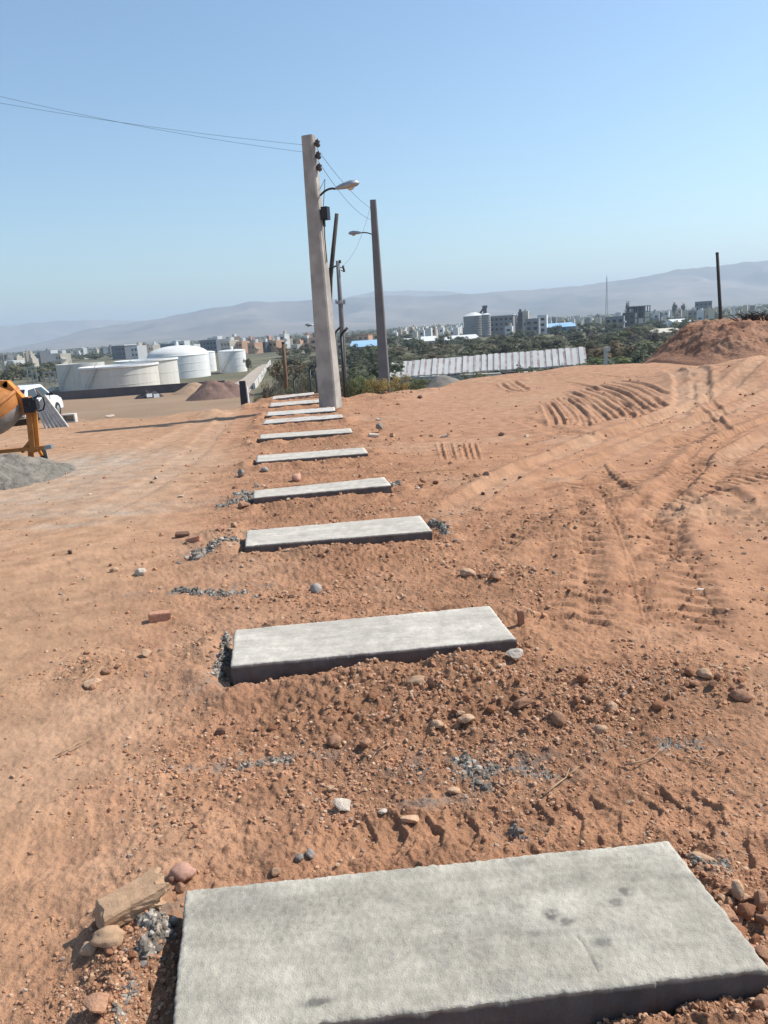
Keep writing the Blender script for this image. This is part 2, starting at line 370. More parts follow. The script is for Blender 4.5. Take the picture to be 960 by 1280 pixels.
def H(x, y, micro=True):
    x = np.asarray(x, float); y = np.asarray(y, float)
    r = np.hypot(x, y); a = np.arctan2(x, y)
    E = np.interp(a, _ea, _er) + 1.2 * perlin(a * 14, a * 3 + 5)
    t = np.maximum(r - E, 0)
    fall = -VZ * (1 - np.exp(-(t / 40.0) ** 1.3))
    z = -fall + np.where(t > 60, 0.5 * fbm(x / 60, y / 60, 3) * sst(60, 120, t), 0)
    far = r > 40
    z = z + np.where(far, 0, .022 * fbm(x * .45, y * .45, 2) * sst(1.5, 5, r))
    g = np.exp(-(((x - CAR_P.x) ** 2 + (y - CAR_P.y) ** 2) / 12.0) ** 2)
    z = z * (1 - g) + (CAR_Z + .02) * g
    if not micro: return z
    near = r < 45
    if not near.any(): return z
    xs, ys, rs = x[near], y[near], r[near]
    s = band(xs, ys)
    rough = .30 + .85 * np.exp(-((s - .2) / 1.15) ** 2)
    rough = np.where(s < -1.0, .13 + (rough - .13) * np.exp(-((s + 1.0) / .5) ** 2), rough)
    rough = np.where(s > 1.4, .15 + (rough - .15) * np.exp(-((s - 1.4) / .9) ** 2), rough)
    rough = rough + .15 * sst(.2, .6, fbm(xs * .8, ys * .8, 2))
    m = np.zeros_like(xs)
    hump = np.zeros_like(xs)
    for (p, rad, h) in HUMPS:
        g = np.exp(-((xs - p.x) ** 2 + (ys - p.y) ** 2) / (rad * rad * .55)); m += h * g; hump = np.maximum(hump, g if h < .1 else g * .6)
    rough = np.clip(rough + .75 * hump, 0, 1.7)
    n1 = fbm(xs * 2.2, ys * 2.2, 3); n2 = fbm(xs * 8 + 3, ys * 8, 3); n3 = fbm(xs * 24, ys * 24 + 7, 3)
    m += rough * (.009 * n1 + .0075 * n2 + .0065 * n3) + .0022 * n3 * (1 + .6 * n2)
    n4 = perlin(xs * 17 + 40, ys * 17); n5 = perlin(xs * 31, ys * 31 + 90)
    m += rough * (.022 * np.maximum(n4 - .33, 0) + .018 * np.maximum(n5 - .3, 0)) * np.clip(1.6 - rs / 18, .2, 1)
    m += .0018 * perlin(xs * 60, ys * 60) * np.clip(1 - rs / 7, 0, 1)
    # tyre tracks
    for (P, w, dep, rim, lug, sp, skew, shade) in TRACKS:
        lo = P.min(0) - w * 1.6; hi = P.max(0) + w * 1.6
        k = np.nonzero((xs > lo[0]) & (xs < hi[0]) & (ys > lo[1]) & (ys < hi[1]))[0]
        if not len(k): continue
        px, py = xs[k], ys[k]; bd = np.full(len(k), 1e9); bs = np.zeros(len(k)); sg = np.zeros(len(k)); acc = 0.0; ends = np.ones(len(k))
        tot = np.hypot(*(P[1:] - P[:-1]).T).sum()
        for i in range(len(P) - 1):
            ax, ay = P[i]; dx, dy = P[i + 1] - P[i]; L = math.hypot(dx, dy) + 1e-9
            tt = np.clip(((px - ax) * dx + (py - ay) * dy) / (L * L), 0, 1)
            ex, ey = px - ax - tt * dx, py - ay - tt * dy
            d2 = np.hypot(ex, ey); b = d2 < bd
            bd = np.where(b, d2, bd); bs = np.where(b, acc + tt * L, bs); sg = np.where(b, np.sign(dx * (py - ay) - dy * (px - ax)), sg)
            acc += L
        hw = w / 2 * (1 + .14 * perlin(px * 1.3, py * 1.3))
        inn = 1 - sst(hw * .75, hw * 1.08, bd)
        endf = sst(0, min(.35, tot * .2), bs) * sst(0, min(.35, tot * .2), tot - bs)
        bro = .8 + .3 * sst(-.35, .3, perlin(px * .8 + 8, py * .8))
        dz = -dep * inn + rim * np.exp(-((bd - hw * 1.15) / (.28 * w)) ** 2) * (bd > hw * .7) * (.95 + .2 * perlin(px * .9, py * .9))
        if lug:
            ph = (bs + skew * (bd if skew < 0 else bd * 1.0) + .03 * perlin(px * 5, py * 5)) / sp
            fr = ph - np.floor(ph)
            dz = dz + inn * lug * (np.where(fr < .10, fr / .10, ((1 - fr) / .90) ** 1.5) - .4) * (.85 + .45 * perlin(px * 7, py * 7))
        m[k] += dz * endf * bro
    # around the slabs: trench against the concrete, crumbs of spoil beside it
    for i, (c, ex, ey, hx, hy) in enumerate(S_FRAME):
        k = np.nonzero((np.abs(xs - c.x) < 2.0) & (np.abs(ys - c.y) < 1.2))[0]
        if not len(k): continue
        u = (xs[k] - c.x) * ex.x + (ys[k] - c.y) * ex.y; v = (xs[k] - c.x) * ey.x + (ys[k] - c.y) * ey.y
        dx = np.abs(u) - hx; dy = np.abs(v) - hy
        d = np.where((dx > 0) & (dy > 0), np.hypot(dx, dy), np.maximum(dx, dy))
        side = np.ones(len(k))
        left = (u < -hx * .96)
        wob = .6 + .6 * perlin(xs[k] * 7, ys[k] * 7)
        tr = np.where(left, .085, np.where(v < -hy * .9, [.05,.05,.035,.03,.02,.02,.015,.015,.015,.015][i], .012))
        wd = np.where(left, .085, .06) * (1 if i == 0 else .75)
        f = np.exp(-np.maximum(d, 0) ** 2 / wd ** 2)
        ring = np.exp(-((d - .17) / .10) ** 2) * np.clip(.5 + .9 * fbm(xs[k] * 4, ys[k] * 4, 2), 0, 1.4)
        rise = [.030, .040, .042, .045, .05, .05, .05, .05, .05, .05][i]
        lift = [0, .014, .026, .035, .045, .055, .055, .055, .055, .055][i]
        m[k] += lift * np.exp(-np.maximum(d, 0) ** 2 / .30 ** 2)
        m[k] += rise * ring - tr * f * np.clip(wob, .2, 1.3)
        m[k] = np.where(d < 0, np.minimum(m[k], -.05 - .08 * sst(0, .08, -d)), m[k])
    m *= 1 - sst(30, 45, rs)
    z[near] += m
    return z
def hz(x, y): return float(H(np.array([x]), np.array([y]))[0])
def hz0(x, y): return float(H(np.array([x]), np.array([y]), False)[0])
def ground_at(u, v):
    p = G(u, v)
    for _ in range(3): p = G(u, v, hz(p.x, p.y))
    return p

STAINS = [(600,962,.34,.13,1.0),(325,956,.40,.05,.75),(250,740,.50,.07,.9),(545,1005,.15,.05,.6),(188,1152,.14,.12,.7),(885,1082,.12,.06,.9),(255,690,.30,.14,.6),
          (545,658,.22,.10,.7),(280,622,.4,.16,.5),(650,1042,.10,.04,.8),(150,1245,.08,.12,.6),(850,932,.25,.06,.4),(640,600,.3,.1,.0),(270,850,.10,.25,.6)]
STAINS = [(G(u, v), a, b, s) for u, v, a, b, s in STAINS]
PALE = [(165,640,.35,.12,.7),(80,655,.5,.12,.6),(40,625,1.4,.5,.5),(60,640,1.6,.25,.5),(5,595,1.5,1.2,.9),(90,580,1.6,1.0,.75),(130,600,1.2,.8,.35)]
PALE = [(G(u, v), a, b, s) for u, v, a, b, s in PALE]

def soil_color(x, y, z):
    r = np.hypot(x, y); a = np.arctan2(x, y); s = band(x, y)
    tan = np.array([.39, .230, .136]); red = np.array([.385, .202, .114]); org = np.array([.375, .20, .114]); dk = np.array([.24, .117, .068])
    wl = sst(-.9, -2.0, s) if False else 1 - sst(-2.0, -.7, s)
    n = fbm(x * .7, y * .7, 4); n2 = fbm(x * 3.1 + 5, y * 3.1, 3)
    c = org[None, :] * np.ones((len(x), 1))
    mixr = np.clip(np.exp(-((s - .3) / 1.4) ** 2) + .35 * n, 0, 1)[:, None]
    c = c * (1 - mixr) + red * mixr
    c = c * (1 - wl[:, None]) + (tan * (1 + .10 * n[:, None])) * wl[:, None]
    dd = sst(.10, .70, n2 + .4 * n)[:, None] * .36 * (1 - .6 * wl[:, None])
    c = c * (1 - dd) + dk * dd
    ll = sst(.1, .8, fbm(x * .5 + 20, y * .5, 3) )[:, None] * .5
    c = c * (1 - ll) + np.array([.425, .266, .168]) * ll
    # far end of the plateau is paler
    pf = (sst(9, 17, r) * sst(-.05, .08, a))[:, None] * .55
    c = c * (1 - pf) + np.array([.39, .226, .139]) * pf
    gz = H_field_mask(x, y, r, a)
    for (P, w, dep, rim, lug, sp, skew, shade) in TRACKS:
        if w < .3 or lug: continue
        lo = P.min(0) - w; hi = P.max(0) + w
        k = np.nonzero((x > lo[0]) & (x < hi[0]) & (y > lo[1]) & (y < hi[1]))[0]
        if not len(k): continue
        bd = np.full(len(k), 9.)
        for i in range(len(P) - 1):
            dx, dy = P[i + 1] - P[i]; t = np.clip(((x[k] - P[i][0]) * dx + (y[k] - P[i][1]) * dy) / (dx * dx + dy * dy + 1e-9), 0, 1)
            bd = np.minimum(bd, np.hypot(x[k] - P[i][0] - t * dx, y[k] - P[i][1] - t * dy))
        g = ((1 - sst(w * .35, w * .62, bd)) * .5 * np.clip(.8 + .6 * n[k], 0, 1))[:, None]
        c[k] = c[k] * (1 - g) + np.array([.43, .276, .178]) * g
    for (p, aa, bb, st) in PALE:
        g = np.exp(-((x - p.x) / aa) ** 2 - ((y - p.y) / bb) ** 2) * st * np.clip(.75 + .5 * n2, 0, 1)
        c = c * (1 - g[:, None]) + np.array([.37, .315, .25]) * g[:, None]
    for (p, aa, bb, st) in STAINS:
        g = np.exp(-((x - p.x) / aa) ** 2 - ((y - p.y) / bb) ** 2) * st
        g = np.clip(g * 1.2 * sst(-.15, .45, fbm(x * 9, y * 9, 3)), 0, .8)
        c = c * (1 - g[:, None]) + np.array([.21, .175, .145]) * g[:, None]
    # valley
    E = np.interp(a, _ea, _er); t = r - E
    v = sst(1.0, 12, t)[:, None]
    green = np.array([.125, .118, .075]) * (1 + .35 * fbm(x / 14, y / 14, 3))[:, None]
    dry = np.array([.285, .195, .125]) * (1 + .15 * fbm(x / 25, y / 9, 3))[:, None]
    gm = sst(-.1, .4, fbm(x / 40, y / 40, 2))[:, None] * .5
    val = green * (1 - gm) + np.array([.2, .165, .105]) * gm
    val = val * (1 - gz[:, None]) + dry * gz[:, None]
    c = c * (1 - v) + val * v
    rg = .30 + .75 * np.exp(-((s - .2) / 1.3) ** 2) + .25 * sst(.1, .6, fbm(x * .9 + 3, y * .9, 3))
    for (p, rad, h) in HUMPS:
        if p.y < 14: rg = rg + .5 * np.exp(-((x - p.x) ** 2 + (y - p.y) ** 2) / (rad * rad * .6))
    rg = np.where(r > 40, .5, np.clip(rg, .2, 1.3))
    return np.concatenate([np.clip(c, .01, .9), rg[:, None]], 1)
def H_field_mask(x, y, r, a):
    f = sst(-.095, -.13, a) if False else 1 - sst(-.175, -.15, a)
    return f * (1 - sst(200, 230, r))

def build_ground():
    th0, th1 = math.radians(-36), math.radians(36)
    az = np.concatenate([np.linspace(-PI, th0, 40)[:-1], np.linspace(th0, th1, 840), np.linspace(th1, PI, 40)[1:-1]])
    dep = np.concatenate([np.arange(.98, .22, -.00118), np.arange(.22, .056, -.00050)])
    rr = CH / np.tan(dep)
    r2 = [rr[-1]]
    while r2[-1] < 11000: r2.append(r2[-1] * 1.032 + .02)
    rr = np.concatenate([[.02, .35, .7, .95], rr, np.array(r2[1:])])
    A, RR = np.meshgrid(az, rr)
    x = (RR * np.sin(A)).ravel(); y = (RR * np.cos(A)).ravel()
    z = H(x, y)
    col = soil_color(x, y, z)
    q = grid_quads(len(rr), len(az), True)[:, ::-1]
    me = np_mesh('ground', np.stack([x, y, z], 1), q, m_ground, True, col)
    tag(link('ground', me), kind='structure')
build_ground()

# ------------------------------------------------------------------ hills
def build_hills(name, prof, d0, d1, col, col2, nz, seed):
    us = np.array([p[0] for p in prof], float); vs = np.array([p[1] for p in prof], float)
    nu, nd = 420, 60
    uu = np.linspace(us[0], us[-1], nu); vv = np.interp(uu, us, vs)
    pts = [D(u, v, d1) for u, v in zip(uu, vv)]
    X1 = np.array([p.x for p in pts]); Z1 = np.array([p.z for p in pts])
    ss = np.concatenate([np.linspace(0, 1, nd), 1 + np.linspace(.03, .3, 8)])
    V = []
    for s in ss:
        d = d0 + (d1 - d0) * s
        x = X1 * d / d1; y = np.full(nu, d)
        prof_s = np.where(s <= 1, s ** 1.35, np.maximum(0, 1 - (s - 1) * 3.0))
        rid = 1 - np.abs(fbm(x / 900 + seed, y / 1300, 4)) * 1.4
        z = VZ - 12 + (Z1 - VZ + 12) * prof_s * (1 - nz * (1 - rid) * (1 - abs(2 * s - 1) ** 2 if s < 1 else 0)) + (8 * fbm(x / 150, y / 150, 3) * s)
        V.append(np.stack([x, y, z], 1))
    V = np.concatenate(V)
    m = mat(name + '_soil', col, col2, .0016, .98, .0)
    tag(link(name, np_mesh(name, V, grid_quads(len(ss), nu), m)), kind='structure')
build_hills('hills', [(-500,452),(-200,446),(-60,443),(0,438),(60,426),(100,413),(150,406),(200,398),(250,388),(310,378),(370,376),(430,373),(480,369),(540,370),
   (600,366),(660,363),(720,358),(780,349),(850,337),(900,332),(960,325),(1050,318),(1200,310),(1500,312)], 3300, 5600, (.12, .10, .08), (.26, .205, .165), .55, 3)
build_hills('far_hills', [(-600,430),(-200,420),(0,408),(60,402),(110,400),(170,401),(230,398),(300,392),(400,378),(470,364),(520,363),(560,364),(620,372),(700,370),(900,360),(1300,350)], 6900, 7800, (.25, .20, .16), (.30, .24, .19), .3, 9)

# ------------------------------------------------------------------ slabs
def slab(i, label):
    q = SLABS[i]; c, ex, ey, hx, hy = S_FRAME[i]
    nx, ny = [(300, 110), (160, 60), (110, 40)][i] if i < 3 else (60, 22)
    a = np.linspace(0, 1, nx); b = np.linspace(0, 1, ny)
    A, B = np.meshgrid(a, b)
    bl, br, fr, fl = [np.array(p) for p in q]
    P = ((1 - A) * (1 - B))[..., None] * fl + (A * (1 - B))[..., None] * fr + (A * B)[..., None] * br + ((1 - A) * B)[..., None] * bl
    x, y = P[..., 0].copy(), P[..., 1].copy()
    z = np.full_like(x, SZ)
    de = np.minimum(np.minimum(A, 1 - A) * 2 * hx, np.minimum(B, 1 - B) * 2 * hy)
    # chipped, uneven edge
    jag = (.0025 * fbm(x * 45 + i, y * 45, 3) + .002 * fbm(x * 7, y * 7 + i, 2) + .007 * np.maximum(perlin(x * 36, y * 36 + i) - .3, 0))
    ca, cb = A - .5, B - .5
    w = np.exp(-(de / .012) ** 2)
    x -= np.sign(ca) * jag * w * (np.abs(ca) > .49); y -= np.sign(cb) * jag * w * (np.abs(cb) > .47)
    z = z - .005 * np.exp(-(de / .004) ** 2) + .0020 * fbm(x * 5, y * 5 + 3 * i, 3) + .0016 * fbm(x * 55, y * 55, 2) + .0025 * np.exp(-(de / .02) ** 2) * perlin(x * 70, y * 70)
    base = np.array([.395, .358, .288]) if i == 0 else (np.array([.48, .435, .365]) if i < 6 else np.array([.50, .47, .42]))
    n = fbm(x * 2.3 + 3 * i, y * 4.5, 4)
    col = base * (1 + (.15 if i == 0 else .08) * n + .045 * fbm(x * 14, y * 14, 3) + .08 * fbm(x * 55, y * 55, 2) + .08 * fbm(x * 3, y * 38, 3))[..., None]
    pin = sst(.42, .6, perlin(x * 70 + 5, y * 70)) * sst(.1, .5, perlin(x * 4, y * 4 + 2)) * .2
    col = col * (1 - pin)[..., None]
    z = z - .0025 * pin
    col = col + np.array([.05, .048, .042]) * (sst(.05, .6, fbm(x * 1.7 + 4, y * 6 - i, 4)))[..., None]
    col = col * (1 + .10 * np.exp(-(de / .025) ** 2))[..., None]
    if i == 0:
        def spot(u, v, ru, rv, k):
            p = G(u, v, SZ)
            g = 1.5 * np.exp(-((x - p.x) / (ru * 1.25)) ** 2 - ((y - p.y) / (rv * 1.3)) ** 2) * np.clip(1 + 1.0 * fbm(x * 45, y * 45, 2), 0, 1.5)
            return np.clip(g, 0, 1) * k
        st = 0
        for s in ((398,1253,.028,.010,.7),(690,1143,.016,.014,.75),(707,1152,.018,.010,.65),(780,1114,.016,.014,.65),(770,1128,.016,.011,.6),
                  (650,1077,.03,.016,.4),(640,1076,.02,.012,.3),(755,1177,.022,.010,.6),(667,1166,.012,.008,.4),(660,1108,.014,.01,.3),(645,1133,.012,.009,.3),(720,1100,.03,.02,.2),
                  (290,1130,.10,.05,.20),(330,1118,.08,.04,.16),(560,1180,.22,.04,.10),(900,1160,.07,.05,.12),(620,1235,.2,.03,.10)):
            st = np.maximum(st, spot(*s))
        # hairline crack
        cp = [G(u, v, SZ) for u, v in ((722,1170),(733,1183),(741,1198),(748,1214))]
        dmin = np.full_like(x, 9.)
        for p0, p1 in zip(cp[:-1], cp[1:]):
            dx, dy = p1.x - p0.x, p1.y - p0.y; t = np.clip(((x - p0.x) * dx + (y - p0.y) * dy) / (dx * dx + dy * dy), 0, 1)
            dmin = np.minimum(dmin, np.hypot(x - p0.x - t * dx, y - p0.y - t * dy))
        z = z - .002 * np.exp(-(dmin / .004) ** 2)
        st = np.maximum(st, .6 * np.exp(-(dmin / .003) ** 2))
        col = col * (1 - st)[..., None] + np.array([.07, .066, .06]) * st[..., None]
    else:
        for k in range(4):
            pu, pv = R.uniform(.1, .9), R.uniform(.2, .8)
            g = np.exp(-((A - pu) / .05) ** 2 - ((B - pv) / .05) ** 2) * .25
            col = col * (1 - g)[..., None] + np.array([.2, .19, .17]) * g[..., None]
    if i in (6, 8, 9):
        d = sst(0, .5, fbm(x * 5, y * 5, 3))[..., None] * .6
        col = col * (1 - d) + np.array([.42, .25, .16]) * d
    V = np.stack([x, y, z], -1).reshape(-1, 3); V -= np.array([c.x, c.y, 0])
    Q = [grid_quads(ny, nx)]
    # skirts
    per = [(0, j) for j in range(nx)] + [(k, nx - 1) for k in range(1, ny)] + [(ny - 1, j) for j in range(nx - 2, -1, -1)] + [(k, 0) for k in range(ny - 2, 0, -1)]
    idx = np.array([r_ * nx + c_ for r_, c_ in per]); npd = len(idx); rows = [idx]; VV = [V]; base_n = len(V); CC = [col.reshape(-1, 3)]
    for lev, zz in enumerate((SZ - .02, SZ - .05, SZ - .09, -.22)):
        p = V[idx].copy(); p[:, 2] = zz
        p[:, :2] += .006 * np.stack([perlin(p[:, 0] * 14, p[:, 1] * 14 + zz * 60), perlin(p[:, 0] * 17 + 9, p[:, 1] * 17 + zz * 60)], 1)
        VV.append(p); CC.append(np.tile(np.array([.135, .115, .105]), (npd, 1)) * (1 + .25 * perlin(p[:, 0] * 6, p[:, 1] * 6 + zz * 30))[:, None])  # sides toned much darker than the top, their shade put into the colour
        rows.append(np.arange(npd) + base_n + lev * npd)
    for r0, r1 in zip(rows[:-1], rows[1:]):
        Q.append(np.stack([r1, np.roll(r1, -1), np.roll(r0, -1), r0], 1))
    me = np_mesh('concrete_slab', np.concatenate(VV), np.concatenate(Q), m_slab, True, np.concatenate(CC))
    # crisp arris
    sm = np.ones(len(me.polygons), bool); sm[(nx - 1) * (ny - 1):] = False; me.polygons.foreach_set('use_smooth', sm)
    tag(link('concrete_slab', me, loc=(c.x, c.y, 0)), label, 'concrete slab', 'concrete slabs laid in a row')
LBL = ['large nearest grey concrete slab with dark spots and a hairline crack',
 'pale concrete slab, second from the camera, with thick front edge and mortar strip at its left end',
 'concrete slab third in the row, with mortar lumps off its left and right ends',
 'concrete slab fourth in the row, just beyond the pinkish-topped rubble strip',
 'concrete slab fifth in the row, with grey stones at its left front corner',
 'narrow looking concrete slab sixth in the row, beside the pale stones',
 'concrete slab seventh in the row, close in front of the eighth',
 'concrete slab eighth in the row, just in front of the big pole',
 'dusty concrete slab ninth in the row, touching the foot of the big pole',
 'farthest short dusty concrete slab at the end of the row by the fence posts']
LBL[3] = 'concrete slab fourth in the row, with the pink stone lying behind it'
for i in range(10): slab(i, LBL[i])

# ------------------------------------------------------------------ stones
def stone_mesh(kind, seed):
    rg = random.Random(seed); bm = bmesh.new()
    if kind == 'round':
        bmesh.ops.create_icosphere(bm, subdivisions=3, radius=.5)
        o1 = rg.uniform(0, 50); sx, sy, sz = 1, rg.uniform(.65, .9), rg.uniform(.5, .75)
        from mathutils import noise
        for v in bm.verts:
            k = 1 + .38 * noise.noise(v.co * 2.0 + Vector((o1, 0, 0))) + .20 * noise.noise(v.co * 4.3 + Vector((o1, 3, 0))) + .07 * noise.noise(v.co * 11 + Vector((o1, 5, 0)))
            v.co = Vector((v.co.x * sx * k, v.co.y * sy * k, v.co.z * sz * k))
    elif kind in ('angular', 'flat'):
        for _ in range(16 if kind == 'angular' else 14):
            p = Vector((rg.gauss(0, 1), rg.gauss(0, 1), rg.gauss(0, 1))).normalized() * rg.uniform(.82, 1)
            bm.verts.new((p.x * .5, p.y * .38, p.z * (.34 if kind == 'angular' else .15)))
        r = bmesh.ops.convex_hull(bm, input=bm.verts)
        bmesh.ops.delete(bm, geom=[g for g in set(r['geom_interior'] + r['geom_unused']) if isinstance(g, bmesh.types.BMVert)], context='VERTS')
        bmesh.ops.bevel(bm, geom=bm.edges[:], offset=.03, segments=1, affect='EDGES')
        bmesh.ops.triangulate(bm, faces=bm.faces[:])
        bmesh.ops.subdivide_edges(bm, edges=[e for e in bm.edges if e.calc_length() > .13], cuts=2, use_grid_fill=True)
        for v in bm.verts: v.co += Vector((rg.uniform(-1, 1), rg.uniform(-1, 1), rg.uniform(-1, 1))) * .008
    elif kind == 'brick':
        bmesh.ops.create_cube(bm, size=1)
        for v in bm.verts: v.co = Vector((v.co.x * 1.0, v.co.y * .48, v.co.z * .42))
        bmesh.ops.bevel(bm, geom=bm.edges[:], offset=.035, segments=2, affect='EDGES')
        bmesh.ops.subdivide_edges(bm, edges=bm.edges[:], cuts=4, use_grid_fill=True)
        from mathutils import noise
        for v in bm.verts:
            k = noise.noise(v.co * 6 + Vector((seed, 0, 0))) * .03
            v.co += v.co.normalized() * k
            if v.co.x > .3: v.co.x -= abs(noise.noise(v.co * 4 + Vector((seed, 9, 0)))) * .25
    elif kind == 'block':
        from mathutils import noise
        bmesh.ops.create_cube(bm, size=1)
        for v in bm.verts: v.co = Vector((v.co.x + .08 * v.co.z, v.co.y * .50, v.co.z * .44 * (1 + .2 * v.co.x)))
        bmesh.ops.bevel(bm, geom=bm.edges[:], offset=.05, segments=1, affect='EDGES')
        bmesh.ops.triangulate(bm, faces=bm.faces[:])
        for _ in range(3): bmesh.ops.subdivide_edges(bm, edges=[e for e in bm.edges if e.calc_length() > .07], cuts=1, use_grid_fill=False); bmesh.ops.triangulate(bm, faces=bm.faces[:])
        for v in bm.verts:
            c0 = v.co * 3 + Vector((seed, 0, 0))
            k = .05 * noise.noise(c0) + .03 * noise.noise(c0 * 2.7) + .015 * noise.noise(c0 * 6)
            v.co += v.co.normalized() * k
            if v.co.x > .3: v.co.x -= abs(noise.noise(v.co * 4 + Vector((seed, 9, 0)))) * .3
    me = bpy.data.meshes.new('stone'); bm.to_mesh(me); bm.free()
    me.polygons.foreach_set('use_smooth', [kind == 'round'] * len(me.polygons))
    return me
_sm = {}
def get_stone(kind, colr, n):
    k = (kind, colr, n)
    if k not in _sm:
        me = stone_mesh(kind, 31 * n + len(kind) * 7); me.materials.append(ST[colr]); _sm[k] = me
    return _sm[k]
n_stones = 0
def stone(u, v, wpx, kind, colr, label, group=None, name='stone', cat='stone', rz=None, tilt=None, sc=(1, 1, 1), n=None, sink=.28, lift=0):
    global n_stones
    p = ground_at(u, v)
    w = wpx * math.hypot(p.y, CH) / F_PX
    n = random.randrange(4) if n is None else n
    me = get_stone(kind, colr, n)
    o = link(name, me)
    rz = random.uniform(0, 6.28) if rz is None else rz
    tl = (random.uniform(-.25, .25), random.uniform(-.25, .25)) if tilt is None else tilt
    o.rotation_euler = (tl[0], tl[1], rz)
    o.scale = (w * sc[0], w * sc[1], w * sc[2])
    hh = w * sc[2] * {'round': .33, 'angular': .33, 'flat': .15, 'brick': .21, 'block': .2}[kind]
    if abs(tl[1]) > 1: hh = w * sc[0] * .5
    y = p.y + w * .3
    z0 = hz(p.x * y / p.y, y)
    o.location = (p.x * y / p.y, y, z0 + hh * (1 - 2 * sink) + lift)
    n_stones += 1
    return tag(o, label, cat, group)

X = stone
# left side
X(201,778,27,'brick','brick','broken reddish brick lying alone on the smooth dirt left of the second slab',cat='brick',name='broken_brick',rz=.25,tilt=(0,.05),n=0,sink=.1)
X(176,719,18,'round','pale','round pale cobble left of the mortar streak between second and third slabs',n=1)
X(88,693,10,'angular','dark','lone small dark clod on the smooth tyre lane at far left')
X(140,708,9,'angular','brown','upper of two small brown stones left of the round pale cobble')
X(143,715,10,'round','tan','lower of two small stones left of the round pale cobble')
X(229,672,18,'brick','dark','dark brick fragment farther from the camera left of the third slab',cat='brick',name='broken_brick',n=1,rz=.1)
X(243,678,19,'brick','brick','red brick fragment with pale top touching the dark fragment left of third slab',cat='brick',name='broken_brick',n=2,rz=-.2)
X(182,822,22,'angular','tan','flat tan stone with dark underside between lone brick and second slab',n=1,sc=(1,1,.8))
X(117,860,26,'flat','tan','largest tan flat stone at the near end of the left rubble streak',n=2,sc=(1,1,1.6))
X(276,920,16,'angular','dark','dark brown blocky stone standing alone in front of the second slab\'s left end',n=0,sc=(1,1,1.2))
X(419,934,19,'round','brown','left one of two round brown cobbles before the rubble in front of second slab',n=0)
X(457,935,16,'round','brown','right one of two round brown cobbles before the rubble in front of second slab',n=2)
X(324,914,11,'angular','brown','small brown stone left of a pair in the bare patch before second slab')
X(341,912,15,'angular','clod','reddish clod beside a small brown stone in the bare patch before second slab')
X(355,746,14,'flat','brick','flat red chip between the mortar streak and third slab',sc=(1,1,1.6))
X(364,748,11,'angular','dark','dark lump touching the flat red chip between second and third slabs')
X(396,740,19,'round','grey','greyish rounded clod behind the middle of the second slab',n=3)
X(584,719,18,'round','tan','left tan stone of the row behind the right end of second slab',n=2)
X(602,725,15,'angular','dark','dark stone in the middle of the row behind the right end of second slab')
X(619,725,26,'angular','brown','largest brown stone at the right of the row behind second slab',n=1)
X(521,856,26,'round','tan','oblong tan cobble half buried in front of the second slab\'s right half',n=1,sc=(1,.8,.7),rz=.1)
X(539,866,14,'angular','dark','upright dark pointed stone beside the oblong tan cobble',n=2,sc=(.8,.8,1.9),sink=.1,tilt=(0,.2))
X(642,828,30,'flat','pale','flat whitish stone with dark hollow off the near right corner of second slab',n=0,sc=(1,1,1.4),rz=.25,sink=.05)
X(625,820,27,'flat','tan','tan flat stone touching the near right corner of second slab',n=3,sc=(1,1,1.7),sink=.05)
X(651,783,20,'brick','brick','short reddish brick stub standing upright off the right end of second slab',cat='brick',name='brick_stub',n=3,rz=0,tilt=(0,1.5),sc=(1,.8,.9),sink=.12)
X(655,892,34,'angular','brown','large brown wedge shaped stone in the rubble right of the oblong cobble',n=3,sc=(1,1,.8),rz=.3)
X(697,906,26,'round','brown','round dark topped cobble at the near edge of the right rubble',n=3)
X(749,917,18,'round','tan','rounded tan stone right of the round dark topped cobble',n=0)
X(583,908,28,'flat','tan','long flat tan stone at the near edge of the rubble',n=1,sc=(1,1,1.6),rz=.15)
X(546,910,17,'round','tan','small tan cobble left of the long flat tan stone',n=1)
X(765,887,22,'angular','tan','tan wedge in the middle of the right rubble patch',n=0)
X(926,877,28,'round','brown','big round brown cobble at the right end of the right rubble',n=1)
X(890,863,17,'angular','brown','brown block just left of the big round cobble at far right')
X(880,849,20,'round','tan','tan rounded clod behind the brown block at far right')
X(807,821,10,'angular','clod','small red clod on smooth ground right of second slab')
X(732,730,9,'angular','dark','small dark stone on the loose ground behind and right of second slab')
X(711,745,8,'angular','clod','small clod near the small dark stone right of second slab')
X(876,744,24,'flat','pale','thin pale flake lying on the tyre tracks at right',n=2,sc=(1,.8,.6),rz=.1,sink=.35)
# middle distance right
X(473,526,10,'flat','pale','thin pale chip farthest of the stones right of sixth slab',sc=(1,1,1.4))
X(474,541,15,'angular','grey','dark grey pyramid shaped block right of the sixth slab',n=1,sc=(1,1,1.5),sink=.1)
X(467,547,13,'brick','pale','pale squared stone left of the dark grey pyramid block',n=1,rz=.2)
X(491,546,10,'brick','tan','tan squared stone right of the dark grey pyramid block',n=2,rz=1.2,tilt=(0,.5))
X(539,546,7,'angular','brown','small brown stone left of the pale half brick right of the slabs')
X(556,547,9,'brick','pale','pale half brick on open dirt right of the slabs',cat='brick',name='broken_brick',n=0,rz=.1)
X(626,545,13,'angular','dark','dark flattened clod on open dirt left of the white stone',sc=(1,1,.8))
X(658,546,7,'brick','pale','small bright stone on open dirt right of the flattened clod',n=3,rz=.9)
X(529,607,20,'angular','brown','large brown block on rough ground right of the fourth slab',n=1,sc=(1,1,1.1),sink=.15)
X(544,606,11,'angular','clod','red clod touching the large brown block right of fourth slab')
X(522,612,6,'round','pale','tiny pale pebble in front of the large brown block')
X(650,599,8,'angular','dark','dark clod alone on the right of the brown block')
X(604,619,9,'angular','dark','left dark clod of two between fourth slab and the tyre tracks')
